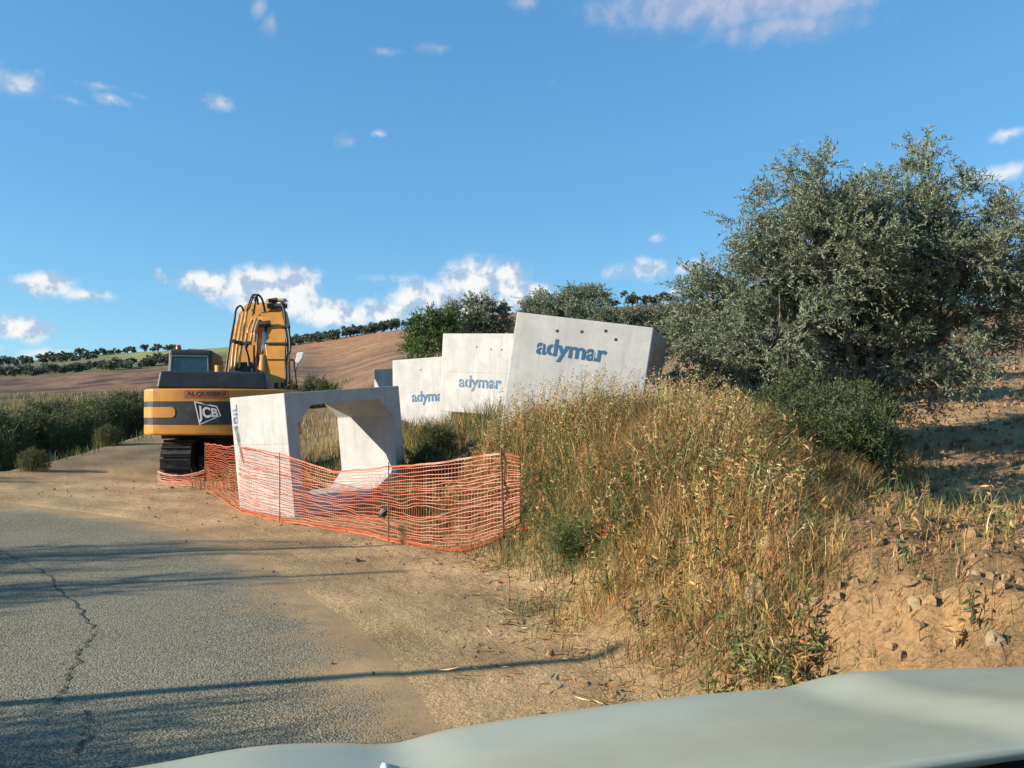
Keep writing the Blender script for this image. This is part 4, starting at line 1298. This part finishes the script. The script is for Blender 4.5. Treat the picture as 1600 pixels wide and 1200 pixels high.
def stones():
    spec = [(1183, 932, 4.75, .085, 'pale angular limestone block showing in the washed-out bank'),
            (1148, 962, 4.6, .055, 'smaller tan stone just left of the pale limestone block'),
            (1268, 948, 4.5, .06, 'yellowish stone under the weeds right of the limestone block'),
            (1215, 1015, 4.1, .05, 'low stone at the foot of the washed-out hollow'),
            (1160, 985, 4.35, .045, 'rounded stone below the washed-out hollow, half buried'),
            (1520, 905, 4.4, .06, 'flat tan stone on the bare earth heap'),
            (1430, 945, 4.2, .045, 'small brown stone low on the bare earth heap'),
            (1555, 1000, 3.9, .05, 'pale stone at the right end of the earth heap'),
            (1495, 690, 11.5, .12, 'pale field stone lying beyond the shaded hollow')]
    for k, (px, py, d, r, lab) in enumerate(spec):
        vs, fs = lump_mesh('stone', 20 + k, STONE_M, 7, 9, .3)
        o = MB().add(vs, fs).build('stone', STONE_M)
        X = (px - 800) / FPX
        # nearest terrain point under this pixel
        Yv = np.linspace(max(2.6, d - 1.6), d + 2.5, 200); zz = gz(X * Yv, Yv)
        pyg = HOR - (zz - CAM_Z) / Yv * FPX
        i = int(np.argmin(np.abs(pyg - py)))
        o.location = (X * Yv[i], Yv[i], zz[i] + r * .08)
        r *= .62; o.scale = (r * 1.25, r, r * (1.15 if k == 0 else .75)); o.rotation_euler = (k * .7, k * .3, k * 1.3)
        tag(o, lab, 'stone', 'stones lying in the bank and field')
    rng = np.random.default_rng(9)
    base = [lump_mesh('c', q, None, 5, 6, .3) for q in range(5)]
    so = []
    Vs = []; Fs = []; off = 0
    n0 = 24000
    X = rng.uniform(1.0, 18, n0); Y = np.exp(rng.uniform(math.log(3.2), math.log(30), n0))
    s = sdist(X, Y, TOE); a = X / Y
    k = (s > .3) & (((a > .30) & (Y < 6) & (rng.random(n0) < .9)) | ((Y > 6) & (s > 2.4) & (rng.random(n0) < .55)) | (rng.random(n0) < .02))
    k |= (np.abs(X - 1.4) < .35) & (np.abs(Y - 4.5) < .5)
    X, Y = X[k], Y[k]; Z = gz(X, Y)
    R = np.exp(rng.normal(math.log(.013), .65, len(X))) * (1 + .06 * np.maximum(Y - 5, 0))
    R = np.minimum(R, .012 + .0042 * Y)
    for x, y, z, r in zip(X, Y, Z, R):
        vs, fs = base[rng.integers(5)]
        v = np.array(vs) * r * rng.uniform(.7, 1.3, 3)
        a_ = rng.uniform(0, 6.28); c, s_ = math.cos(a_), math.sin(a_)
        v = np.stack([v[:, 0] * c - v[:, 1] * s_, v[:, 0] * s_ + v[:, 1] * c, v[:, 2]], 1) + (x, y, z + r * .2)
        Vs.append(v); Fs += [tuple(i + off for i in f) for f in fs]; off += len(v)
    me = bpy.data.meshes.new('soil_clods'); me.from_pydata(np.concatenate(Vs).tolist(), [], Fs); me.materials.append(CLOD_M); me.update()
    o = link(bpy.data.objects.new('soil_clods', me))
    tag(o, 'loose clods of reddish earth on the heap and ploughed field', 'clods', kind='stuff')
    # grit and dropped crumbs on the shoulder
    Vs = []; Fs = []; off = 0
    n0 = 2800
    X = rng.uniform(-9, 2, n0); Y = rng.uniform(3, 17, n0)
    s = sdist(X, Y, TOE); sa = sdist(X, Y, EDGE)
    k = (s < .15) & (sa > -.5) & (rng.random(n0) < np.where(sa > .3, .6, .2))
    X, Y = X[k], Y[k]; Z = gz(X, Y)
    for x, y, z in zip(X, Y, Z):
        r = float(np.exp(rng.normal(math.log(.0075), .5)))
        vs, fs = base[rng.integers(5)]
        v = np.array(vs) * r * rng.uniform(.7, 1.3, 3) + (x, y, z + r * .3 + (.010 if sdist(np.array([x]), np.array([y]), EDGE)[0] < 0 else 0))
        Vs.append(v); Fs += [tuple(i + off for i in f) for f in fs]; off += len(v)
    me = bpy.data.meshes.new('grit'); me.from_pydata(np.concatenate(Vs).tolist(), [], Fs); me.materials.append(CLOD_M); me.update()
    tag(link(bpy.data.objects.new('grit', me)), 'grit and crumbs of earth scattered over the sandy shoulder', 'grit', kind='stuff')
stones()

# ------------------------------------------------------------------ trees
def tree_meshes(lobes, n_twig, leaves_per, leaf, rng, cols, trunk_r, base, fork_h, twig_len=(.25, .6), twigs=True, droop=.25, inner=.35):
    """lobes: (x,y,z,rx,ry,rz) about the tree base. Returns trunk MB and crown Soup."""
    Lb = np.array(lobes, float)
    area = (Lb[:, 3] * Lb[:, 4] * Lb[:, 5]) ** (2 / 3)
    wood = MB()
    fork = Vector(base) + Vector((0, 0, fork_h))
    rnd = random.Random(int(rng.integers(1e6)))
    pts = [Vector(base) - Vector((0, 0, .15)), Vector(base) + Vector((.03, .02, fork_h * .3)), Vector(base) + Vector((-.04, .03, fork_h * .7)), fork]
    wood.tube(catmull([tuple(p) for p in pts], 4), [trunk_r * (1.35 - .5 * k / 12 + (.25 if k < 2 else 0) + rnd.uniform(-.06, .06)) for k in range(13)], 10)
    for q in range(len(Lb)):
        if Lb[q, 3] < .42 and len(Lb) > 12: continue
        c = Vector(Lb[q, :3])
        m1 = fork.lerp(c, .35) + Vector((rnd.uniform(-.15, .15), rnd.uniform(-.15, .15), rnd.uniform(0, .2)))
        m2 = fork.lerp(c, .7) + Vector((rnd.uniform(-.15, .15), rnd.uniform(-.15, .15), rnd.uniform(-.1, .15)))
        cp = catmull([tuple(fork - Vector((0, 0, .1))), tuple(m1), tuple(m2), tuple(c)], 4)
        wood.tube(cp, [trunk_r * .5 * (1 - .85 * k / 12) for k in range(13)], 7)
        if twigs:
            for _ in range(12):
                d = Vector((rnd.gauss(0, 1), rnd.gauss(0, 1), rnd.gauss(.25, .9))).normalized()
                e = c + Vector((d.x * Lb[q, 3], d.y * Lb[q, 4], d.z * Lb[q, 5])) * rnd.uniform(.6, .95)
                st_ = m2.lerp(c, rnd.uniform(0, 1))
                md = st_.lerp(e, .5) + Vector((rnd.uniform(-.08, .08), rnd.uniform(-.08, .08), rnd.uniform(-.05, .1)))
                wood.tube(catmull([tuple(st_), tuple(md), tuple(e)], 3), [trunk_r * .16 * (1 - .8 * k / 6) + .002 for k in range(7)], 5)
    q = rng.choice(len(Lb), n_twig, p=area / area.sum())
    d = unit(rng.normal(size=(n_twig, 3)) + np.array([0, 0, .15]))
    rad = np.clip(rng.beta(3.2, 1.2, n_twig), inner, 1.0) * (1 + 0.16 * rng.normal(size=n_twig))
    B = Lb[q, :3] + d * Lb[q, 3:] * rad[:, None]
    # small-scale clumping: pull towards random sub-centres
    nc = max(8, n_twig // 22)
    sub = B[rng.choice(n_twig, nc)]
    near = np.empty(n_twig, int)
    for i0 in range(0, n_twig, 500):
        near[i0:i0 + 500] = np.argmin(((B[i0:i0 + 500, None] - sub[None]) ** 2).sum(-1), 1)
    B = B * .5 + sub[near] * .5
    tl = rng.uniform(*twig_len, n_twig)
    D = unit(d * 0.8 + rng.normal(size=(n_twig, 3)) * .55 + np.array([0, 0, .28]))
    so = Soup()
    k = leaves_per
    t = np.tile(np.linspace(.05, 1, k), (n_twig, 1))
    Pp = B[:, None] + D[:, None] * (tl[:, None] * t)[..., None] - np.array([0, 0, 1.0]) * (droop * tl[:, None] * t * t)[..., None]
    Pp = Pp.reshape(-1, 3)
    Dr = np.repeat(D, k, 0)
    ld = unit(rng.normal(size=Pp.shape) * .75 + Dr * .8)
    n = len(Pp)
    V, F = cards(Pp, ld, leaf[0] * rng.uniform(.65, 1.2, n), leaf[1] * rng.uniform(.7, 1.2, n), rng)
    tint = jitter(palette(rng.random(n_twig), cols, n_twig), n_twig, rng, .16)
    C = jitter(np.repeat(tint, k, 0), n, rng, .14)
    so.add(V, F, np.repeat(C, 4, 0))
    if twigs:
        # the twigs themselves, thin ribbons
        S = unit(np.cross(D, rng.normal(size=D.shape))) * .0035
        e = B + D * tl[:, None] - np.array([0, 0, 1]) * (droop * tl)[:, None]
        V = np.stack([B - S, B + S, e], 1).reshape(-1, 3)
        so.add(V, (np.arange(n_twig) * 3)[:, None] + [0, 1, 2], np.tile(np.array([[.12, .10, .07]]), (n_twig * 3, 1)))
    return wood, so

OL = [(0.125, 0.15, 0.068), (0.145, 0.17, 0.085), (0.17, 0.19, 0.105), (0.11, 0.135, 0.062)]
def px_lobes(spec, d, seed, dep=.9):
    rnd = random.Random(seed); out = []
    for (px, py, rx, ry) in spec:
        dd = d + rnd.uniform(-dep, dep)
        p = at(px, py, dd); k = dd / FPX
        out.append((p.x, p.y, p.z, rx * k, (rx + ry) * .5 * k, ry * k))
    return out

def plant_tree(name, label, cat, base, lobes_world, group=None, **kw):
    root = empty(name, base)
    tag(root, label, cat, group)
    lob = [(x - base[0], y - base[1], z - base[2], a, b, c) for (x, y, z, a, b, c) in lobes_world]
    wood, so = tree_meshes(lob, base=(0, 0, 0), **kw)
    wood.build('trunk', BARK_M, root, smooth=True)
    so.build('crown', kw_mat.get(name, OLIVE_M), root)
    return root
kw_mat = {}
big = [(1290, 400, 120, 110), (1235, 350, 78, 62), (1262, 292, 34, 40), (1440, 285, 26, 56), (1290, 258, 12, 26), (1442, 238, 13, 30), (1240, 280, 14, 28), (1470, 290, 18, 34), (1500, 300, 12, 30), (1560, 335, 22, 30), (1370, 290, 18, 26), (1415, 300, 14, 26), (1390, 375, 105, 75), (1460, 375, 66, 75), (1345, 355, 60, 55), (1545, 400, 70, 85), (1590, 450, 50, 95),
       (1480, 500, 110, 110), (1125, 500, 72, 80), (1085, 540, 55, 60), (1100, 480, 45, 50), (1200, 540, 100, 95), (1300, 555, 110, 100), (1400, 560, 100, 110), (1190, 420, 65, 70),
       (1510, 575, 45, 45), (1330, 470, 120, 100), (1420, 440, 110, 100), (1180, 610, 70, 50), (1290, 630, 50, 45), (1110, 590, 40, 40), (1240, 640, 80, 55), (1350, 400, 110, 90), (1250, 470, 100, 90)]
tb = ground_at(1345, 692, 9, 20)
plant_tree('olive_tree', 'large grey-green olive tree towering over the bank on the right', 'olive tree', (5.6, 12.7, g1(5.6, 12.7)), px_lobes(big, 12.6, 3, .95),
           group='olive trees', n_twig=9600, leaves_per=30, leaf=(.072, .0185), rng=np.random.default_rng(21), cols=OL, trunk_r=.2, fork_h=.9)
t2 = [(715, 505, 36, 26), (752, 492, 34, 22), (770, 510, 28, 24), (735, 525, 50, 25)]
b = (-1.2, 27.0, g1(-1.2, 27.0))
plant_tree('olive_tree', 'olive tree rising behind the two white lettered boxes', 'olive tree', b, px_lobes(t2, 27, 5, .8), group='olive trees', n_twig=1500, leaves_per=22, leaf=(.10, .026), rng=np.random.default_rng(22), cols=OL, trunk_r=.13, fork_h=.8)
t3 = [(868, 482, 48, 28), (905, 475, 36, 26), (928, 478, 22, 26), (840, 488, 28, 22), (885, 500, 60, 22)]
b = (2.1, 29.0, g1(2.1, 29.0))
plant_tree('olive_tree', 'olive tree showing above the top edge of the big grey box', 'olive tree', b, px_lobes(t3, 29, 6, .8), group='olive trees', n_twig=1700, leaves_per=22, leaf=(.10, .026), rng=np.random.default_rng(23), cols=OL, trunk_r=.13, fork_h=.9)
t4 = [(985, 508, 45, 20), (1030, 508, 40, 22), (950, 505, 30, 16), (1060, 520, 30, 25)]
b = (4.2, 25.0, g1(4.2, 25.0))
plant_tree('olive_tree', 'low dark olive between the big grey box and the large olive tree', 'olive tree', b, px_lobes(t4, 25, 7, .6), group='olive trees', n_twig=1200, leaves_per=22, leaf=(.095, .026), rng=np.random.default_rng(24), cols=[(.06, .08, .035), (.08, .10, .045)], trunk_r=.12, fork_h=.5)
gb = [(672, 525, 30, 32), (655, 540, 18, 24), (690, 510, 26, 20)]
b = (-2.75, 25.0, g1(-2.75, 25.0))
kw_mat['green_bush'] = SHRUB_M
plant_tree('green_bush', 'fresh green bushy tree left of the olive behind the boxes', 'bush', b, px_lobes(gb, 25, 8, .5), n_twig=700, leaves_per=20, leaf=(.085, .035), rng=np.random.default_rng(25), cols=[(.085, .14, .03), (.10, .15, .035), (.07, .115, .03)], trunk_r=.09, fork_h=.4)

# grove trees standing behind the large olive: one crown built, then copied
def copy_thing(src, loc, rz, sc, label, group):
    r = src.copy(); COL.objects.link(r)
    r.location = loc; r.rotation_euler = (0, 0, rz); r.scale = (sc, sc, sc)
    tag(r, label, None, group)
    for ch in src.children:
        c = ch.copy(); COL.objects.link(c); c.parent = r
    return r
gl = [(0, 0, 2.1, 1.2, 1.2, .9), (.8, .2, 1.9, .8, .8, .7), (-.8, -.2, 2.0, .8, .9, .7), (.2, .8, 2.3, .8, .7, .7), (-.1, -.8, 2.2, .8, .7, .7), (0, 0, 2.8, .7, .7, .55)]
gp = (6.6, 18.5)
g0 = plant_tree('olive_tree', 'grove olive half hidden straight behind the large olive tree', 'olive tree', (gp[0], gp[1], g1(*gp)), [(x + gp[0], y + gp[1], z + g1(*gp), a, b_, c) for x, y, z, a, b_, c in gl], group='olive trees',
                n_twig=1500, leaves_per=20, leaf=(.10, .028), rng=np.random.default_rng(31), cols=OL, trunk_r=.16, fork_h=.8)
for (x, y, rz, sc, lab) in [(9.3, 23.5, 1.2, 1.0, 'second grove olive behind the large olive tree, farther up the slope'),
                            (11.5, 29.5, 2.6, 1.05, 'grove olive up the slope, glimpsed through the large crown'),
                            (14.0, 36.5, 4.0, 1.1, 'distant grove olive high on the slope behind the large tree'),
                            (27.0, 41.0, 5.1, 1.1, 'pale grove olive at the right edge of the view beyond the field')]:
    copy_thing(g0, (x, y, g1(x, y)), rz, sc, lab, 'olive trees')

# ------------------------------------------------------------------ far olives on the hills
ORD = ['first', 'second', 'third', 'fourth', 'fifth', 'sixth', 'seventh', 'eighth', 'ninth', 'tenth', 'eleventh', 'twelfth', 'thirteenth', 'fourteenth', 'fifteenth', 'sixteenth', 'seventeenth', 'eighteenth', 'nineteenth', 'twentieth',
       'twenty-first', 'twenty-second', 'twenty-third', 'twenty-fourth', 'twenty-fifth', 'twenty-sixth', 'twenty-seventh', 'twenty-eighth', 'twenty-ninth', 'thirtieth', 'thirty-first', 'thirty-second', 'thirty-third', 'thirty-fourth', 'thirty-fifth']

def far_tree_src():
    out = []
    for q in range(4):
        rng = np.random.default_rng(60 + q)
        root = empty('far_olive', (0, 0, 0))
        lob = [(rng.uniform(-.9, .9), rng.uniform(-.9, .9), 1.75 + rng.uniform(-.5, .6), rng.uniform(.9, 1.4), rng.uniform(.9, 1.4), rng.uniform(.8, 1.1)) for _ in range(6)]
        wood, so = tree_meshes(lob, 230, 7, (.46, .26), rng, [(.08, .10, .045), (.095, .11, .055), (.065, .085, .04)], .2, (0, 0, 0), .7, (.2, .5), twigs=False)
        wood.build('trunk', BARK_M, root); so.build('crown', OLIVE_M, root)
        out.append(root)
    return out
FAR = far_tree_src()
used = [False] * 4
frnd = random.Random(12)
def put_far(x, y, z, sc, label, group):
    k = frnd.randrange(4); src = FAR[k]
    if not used[k]:
        used[k] = True; r = src
        r.location = (x, y, z); r.rotation_euler = (0, 0, frnd.uniform(0, 6)); r.scale = (sc, sc, sc * frnd.uniform(.8, 1.1))
        tag(r, label, 'olive tree', group)
    else:
        r = copy_thing(src, (x, y, z), frnd.uniform(0, 6), sc, label, group)
        r['category'] = 'olive tree'; r.scale = (sc, sc * frnd.uniform(.85, 1.15), sc * frnd.uniform(.8, 1.1))
    return r
def ridge_row(x0, x1, step, frac, label, group, sc=(.9, 1.3), skip=0.0):
    px = x0; made = []
    while px < x1:
        if frnd.random() > skip:
            a = (px - 800) / FPX
            R = float(np.interp(a, RIDGE_RA, RIDGE_R)) * (frac + frnd.uniform(-.02, .02))
            Yc = R / math.sqrt(1 + a * a)
            X = a * Yc
            made.append(put_far(X, Yc, g1(X, Yc) - .2, frnd.uniform(*sc), label, group))
        px += step * frnd.uniform(.6, 1.4)
    if '%s' in label:
        for k, o in enumerate(made): o['label'] = label % ORD[k]
ridge_row(2, 275, 11, .985, '%s olive tree from the left on the far left skyline', 'olives on the left skyline', (.62, .95), .1)
ridge_row(0, 150, 11, .88, '%s small olive from the left just below the far left skyline', 'olives just below the left skyline', (.6, .85), .15)
ridge_row(0, 340, 9, .50, 'olive tree in the belt across the left hillside', 'olive belt on the left hillside', (.4, .62), .25)
ridge_row(0, 340, 8, .44, 'olive tree in the belt across the left hillside', 'olive belt on the left hillside', (.4, .6), .3)
ridge_row(452, 660, 10, .97, '%s dark olive from the left on the skyline above the brown hillside', 'olives above the brown hillside', (.8, 1.15), .05)
ridge_row(455, 600, 12, .93, '%s lower olive from the left just below the brown hillside skyline', 'olives above the brown hillside', (.8, 1.1), .2)
for px, sc, lab in [(785, 1.15, 'lone round olive on the skyline between the two trees behind the boxes'), (955, 1.1, 'skyline olive just right of the tree above the grey box'),
                    (988, 1.35, 'leftmost of the dark skyline olives near the large tree'), (1010, 1.2, 'skyline olive second from the left near the large tree'),
                    (1030, 1.3, 'skyline olive third from the left near the large tree'), (1048, 1.15, 'skyline olive closest to the large olive tree')]:
    a = (px - 800) / FPX; R = float(np.interp(a, RIDGE_RA, RIDGE_R)) * .98; Yc = R / math.sqrt(1 + a * a)
    put_far(a * Yc, Yc, g1(a * Yc, Yc) - .2, sc, lab, 'olives on the right skyline')

# ------------------------------------------------------------------ hedge shrubs on the left and weeds by the boxes
def shrub_src(seed, cols, h, n_twig=800):
    rng = np.random.default_rng(seed)
    root = empty('hedge_shrub', (0, 0, 0))
    lob = [(rng.uniform(-.5, .5), rng.uniform(-.5, .5), h * rng.uniform(.3, .75), rng.uniform(.5, .8), rng.uniform(.5, .8), h * rng.uniform(.22, .34)) for _ in range(7)]
    wood, so = tree_meshes(lob, n_twig, 16, (.085, .028), rng, cols, .05, (0, 0, 0), .25, (.2, .5), twigs=False, droop=.1)
    n = 260
    th = rng.uniform(0, 6.28, n); rr = np.sqrt(rng.random(n)) * .95
    P = np.stack([np.cos(th) * rr, np.sin(th) * rr, np.full(n, -.1)], 1)
    ln = rng.uniform(.05, .3, n); t2_ = rng.uniform(0, 6.28, n)
    V, F, m, _ = blades(P, h * rng.uniform(.5, 1.12, n), np.stack([np.cos(t2_) * ln, np.sin(t2_) * ln], 1), rng.uniform(.012, .022, n), rng)
    so.add(V, F, np.repeat(jitter(palette(rng.random(n), cols + [OLIVE], n), n, rng, .2), m, 0))
    wood.build('stem', BARK_M, root); so.build('foliage', SHRUB_M, root)
    return root
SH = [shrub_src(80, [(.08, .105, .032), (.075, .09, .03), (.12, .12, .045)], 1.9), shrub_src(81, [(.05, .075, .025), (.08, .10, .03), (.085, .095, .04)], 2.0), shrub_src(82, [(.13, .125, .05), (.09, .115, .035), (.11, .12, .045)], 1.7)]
sused = [False] * 3
def put_shrub(x, y, sc, label, group, k=None):
    k = frnd.randrange(3) if k is None else k
    if not sused[k]:
        sused[k] = True; r = SH[k]; r.location = (x, y, g1(x, y) - .05); r.scale = (sc,) * 3; r.rotation_euler = (0, 0, frnd.uniform(0, 6))
    else:
        r = copy_thing(SH[k], (x, y, g1(x, y) - .05), frnd.uniform(0, 6), sc, label, group)
    tag(r, label, 'shrub', group)
    return r
for k in range(17):
    y = 23.0 + k * 1.3; x = -11.5 - (y - 18) * .17
    put_shrub(x - 4.0 + frnd.uniform(-.3, .3), y, frnd.uniform(.95, 1.2), ORD[k] + ' shrub from the left in the shaded front of the hedge beyond the road', 'front row of the left hedge')
    put_shrub(x - 5.6 + frnd.uniform(-.3, .3), y + .5, frnd.uniform(.9, 1.15), ORD[k] + ' shrub from the left in the sunlit back row of the hedge', 'back row of the left hedge')
for k in range(3):
    put_shrub(-14.2 + k * 1.9, 42 + frnd.uniform(-.6, .6) + k * .2, frnd.uniform(.9, 1.1), ORD[k] + ' shrub from the left in the hedge running on behind the excavator', 'hedge behind the excavator')
put_shrub(-11.2, 18.7, .34, 'small pale bush by itself at the foot of the hedge', 'low bushes at the foot of the hedge', 2)
put_shrub(-12.9, 25.5, .42, 'small bush at the foot of the hedge nearest the excavator', 'low bushes at the foot of the hedge', 2)
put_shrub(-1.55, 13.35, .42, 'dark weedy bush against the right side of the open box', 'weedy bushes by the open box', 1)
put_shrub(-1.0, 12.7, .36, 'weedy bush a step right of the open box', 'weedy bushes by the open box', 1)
put_shrub(-1.35, 15.0, .40, 'weedy bush under the white lettered box', 'weedy bushes by the open box', 0)
put_shrub(-4.9, 16.2, .36, 'green weeds seen through the opening of the culvert box', 'weedy bushes by the open box', 0)
put_shrub(3.15, 7.35, .46, 'dark weedy bush at the top right end of the grassy bank', 'dark bushes between bank and large olive', 1)  # darker leaf variant in this group, the hump's shade put into its colour
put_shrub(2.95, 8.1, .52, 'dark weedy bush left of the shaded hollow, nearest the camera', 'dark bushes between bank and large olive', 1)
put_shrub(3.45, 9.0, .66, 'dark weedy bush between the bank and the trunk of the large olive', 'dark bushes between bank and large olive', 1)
put_shrub(3.2, 10.2, .62, 'weedy bush right of the tilted grey box under the olive branches', 'dark bushes between bank and large olive', 0)
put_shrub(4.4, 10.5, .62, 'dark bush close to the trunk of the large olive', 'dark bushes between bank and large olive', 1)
# fennel tuft on the bank
def fennel():
    rng = np.random.default_rng(99)
    c = (0.50, 6.55); root = empty('fennel', (c[0], c[1], g1(*c)))
    tag(root, 'feathery bright green fennel tuft low on the bank', 'plant')
    n = 60; th = rng.uniform(0, 6.28, n); ln = rng.uniform(.1, .9, n)
    P = np.stack([rng.normal(0, .06, n), rng.normal(0, .06, n), np.full(n, -.02)], 1); H = rng.uniform(.2, .5, n)
    lean = np.stack([np.cos(th) * ln, np.sin(th) * ln], 1)
    so = Soup(); V, F, m, tip = blades(P, H, lean, np.full(n, .006), rng, 4)
    so.add(V, F, np.repeat(jitter((.10, .15, .04), n, rng), m, 0))
    so.build('stem', GRASS_M, root)
    k = 46; t = rng.uniform(.25, 1, (n, k))
    B = (P[:, None] + np.stack([lean[:, None, 0] * H[:, None] * t * t, lean[:, None, 1] * H[:, None] * t * t, H[:, None] * t * .9], -1)).reshape(-1, 3)
    D = unit(rng.normal(size=B.shape) + np.array([0, 0, .5]))
    V, F = cards(B, D, rng.uniform(.04, .10, n * k), np.full(n * k, .0028), rng)
    so = Soup(); so.add(V, F, np.repeat(jitter((.13, .155, .05), n * k, rng, .25), 4, 0))
    so.build('foliage', GRASS_M, root)
fennel()

# ------------------------------------------------------------------ flowers and dead stalks
def flower(px, py, d, lab, cat, petal, size, name):
    X = (px - 800) / FPX
    p = at(px, py, d)
    z = g1(p.x, p.y)
    root = empty(name, (p.x, p.y, z)); tag(root, lab, cat, name.replace('_', ' ') + 's on the bank')
    h = max(p.z - z, .06)
    MB().tube([(0, 0, -.02), (.01, 0, h * .5), (0, 0, h)], [.003, .0025, .002], 5).build('stem', STEM_M, root)
    rnd = random.Random(px)
    for k in range(4):
        a = k * math.pi / 2 + rnd.uniform(-.2, .2); mb = MB(); vs = [(0, 0, h)]
        for j in range(7):
            b_ = a + (j - 3) / 3 * .75; r = size * (.85 + .15 * math.cos((j - 3) * .7)) * rnd.uniform(.9, 1.1)
            vs.append((math.cos(b_) * r, math.sin(b_) * r, h + size * .55 + rnd.uniform(-.15, .15) * size))
        mb.add(vs, [(0, j + 1, j + 2) for j in range(6)]); mb.build('petal', petal, root)
for a in [(943, 832, 6.0, 'red poppy in the middle of the bank, lower of the close pair', .034), (955, 824, 6.05, 'red poppy in the middle of the bank, upper of the close pair', .028),
          (820, 828, 7.4, 'red poppy just right of the end of the orange net', .028), (784, 929, 6.6, 'red poppy at the foot of the bank beside the dirt shoulder', .030),
          (862, 636, 8.6, 'red poppy high on the bank below the grey box', .026)]:
    flower(a[0], a[1], a[2], a[3], 'poppy', PETAL_M, a[4], 'poppy')
for a in [(1092, 850, 5.4, 'white flower in the middle of the weedy slope, left of a cluster', .020), (1102, 846, 5.42, 'white flower in the middle of the weedy slope, right of a cluster', .018),
          (1076, 892, 5.2, 'white flower by itself lower on the weedy slope', .018), (1118, 846, 5.4, 'white flower at the right end of the cluster on the slope', .015)]:
    flower(a[0], a[1], a[2], a[3], 'flower', WPETAL_M, a[4], 'white_flower')
def stalk(pts, r, lab):
    P = [at(*p) for p in pts]
    b0 = Vector((P[0].x, P[0].y, g1(P[0].x, P[0].y) - .02))
    o = MB().tube(catmull([tuple(b0 - b0)] + [tuple(p - b0) for p in P], 4), [r * (1 - .06 * k) for k in range(4 * len(P) + 1)], 6).build('dead_stalk', simple('dry_stalk', (.30, .23, .14), .8) if 'dry_stalk' not in MATS else MATS['dry_stalk'], None)
    o.location = b0; tag(o, lab, 'stalk', 'dead stalks on the bank')
stalk([(1482, 815, 5.2), (1502, 802, 5.2), (1514, 783, 5.2)], .006, 'bent pale dead stalk sticking up on the earth heap')
stalk([(1437, 820, 5.15), (1433, 795, 5.15), (1442, 770, 5.15)], .007, 'upright dead stalk on top of the earth heap')
stalk([(1345, 815, 5.6), (1375, 790, 5.6), (1393, 762, 5.6)], .006, 'dead stalk leaning right over the shaded hollow')
stalk([(1165, 740, 6.2), (1160, 700, 6.2), (1152, 665, 6.2)], .004, 'thin curved dry stem standing high in the weeds')

# ------------------------------------------------------------------ what stands left of the road and throws the long shadows
def wooden_post(x, y, h, r, lab):
    z = g1(x, y)
    o = MB().tube([(0, 0, -.3), (0.01, 0, h * .5), (0, 0, h)], [r, r * .95, r * .85], 10).build('wooden_post', WOOD_M)
    o.location = (x, y, z); tag(o, lab, 'post')
wooden_post(-6.7, 2.83, 2.85, .05, 'weathered wooden post left of the road casting a thin straight shadow')
wooden_post(-12.75, 6.15, 4.45, .05, 'tall weathered post among the reeds by the road bend')
wooden_post(-12.6, 4.45, 4.3, .045, 'tall weathered post beside the slim reed clump')
def cane(seed, h, n=26, spread=.5):
    rng = np.random.default_rng(seed)
    so = Soup()
    root = empty('reed_clump', (0, 0, 0))
    P = np.stack([rng.normal(0, spread * .4, n), rng.normal(0, spread * .4, n), np.full(n, -.1)], 1)
    H = h * rng.uniform(.5, 1, n); th = rng.uniform(0, 6.28, n); ln = rng.uniform(.03, .16, n)
    lean = np.stack([np.cos(th) * ln, np.sin(th) * ln], 1)
    V, F, m, tip = blades(P, H, lean, np.full(n, .022), rng, 5)
    so.add(V, F, np.repeat(jitter((.22, .2, .08), n, rng), m, 0))
    so.build('stem', GRASS_M, root)
    k = 60; t = rng.uniform(.12, 1, (n, k))
    B = (P[:, None] + np.stack([lean[:, None, 0] * H[:, None] * t * t, lean[:, None, 1] * H[:, None] * t * t, H[:, None] * t], -1)).reshape(-1, 3)
    D = unit(rng.normal(size=B.shape) * .6 + np.array([0, 0, .5]))
    V, F = cards(B, D, rng.uniform(.2, .45, n * k), rng.uniform(.02, .035, n * k), rng)
    so = Soup(); so.add(V, F, np.repeat(jitter(GREEN, n * k, rng), 4, 0)); so.build('foliage', GRASS_M, root)
    return root
for k, (x, y, h, sp, nn, lab) in enumerate([(-12.9, 6.15, 4.0, .45, 44, 'tall reed clump left of the road bend'), (-12.4, 5.55, 3.3, .4, 36, 'shorter reed clump beside the tall one left of the bend'),
                                        (-11.8, 4.5, 3.9, .35, 34, 'slim reed clump nearer the camera left of the road'), (-10.6, 4.3, 2.6, .5, 44, 'low reed clump in front of the slim one left of the road'),
                                        (-7.2, 1.75, 2.35, .9, 120, 'broad low reed clump close to the car left of the road')]):
    r = cane(200 + k, h, nn, sp); r.location = (x, y, g1(x, y)); tag(r, lab, 'reeds', 'reed clumps along the left verge')
for k, (x, y, sc) in enumerate([(-14.6, 15.3, 1.1), (-16.5, 16.2, 1.2)]):
    put_shrub(x, y, sc, ['shrub at the near end of the left hedge beyond the picture edge', 'outermost shrub at the near end of the left hedge'][k], 'near end of the left hedge')
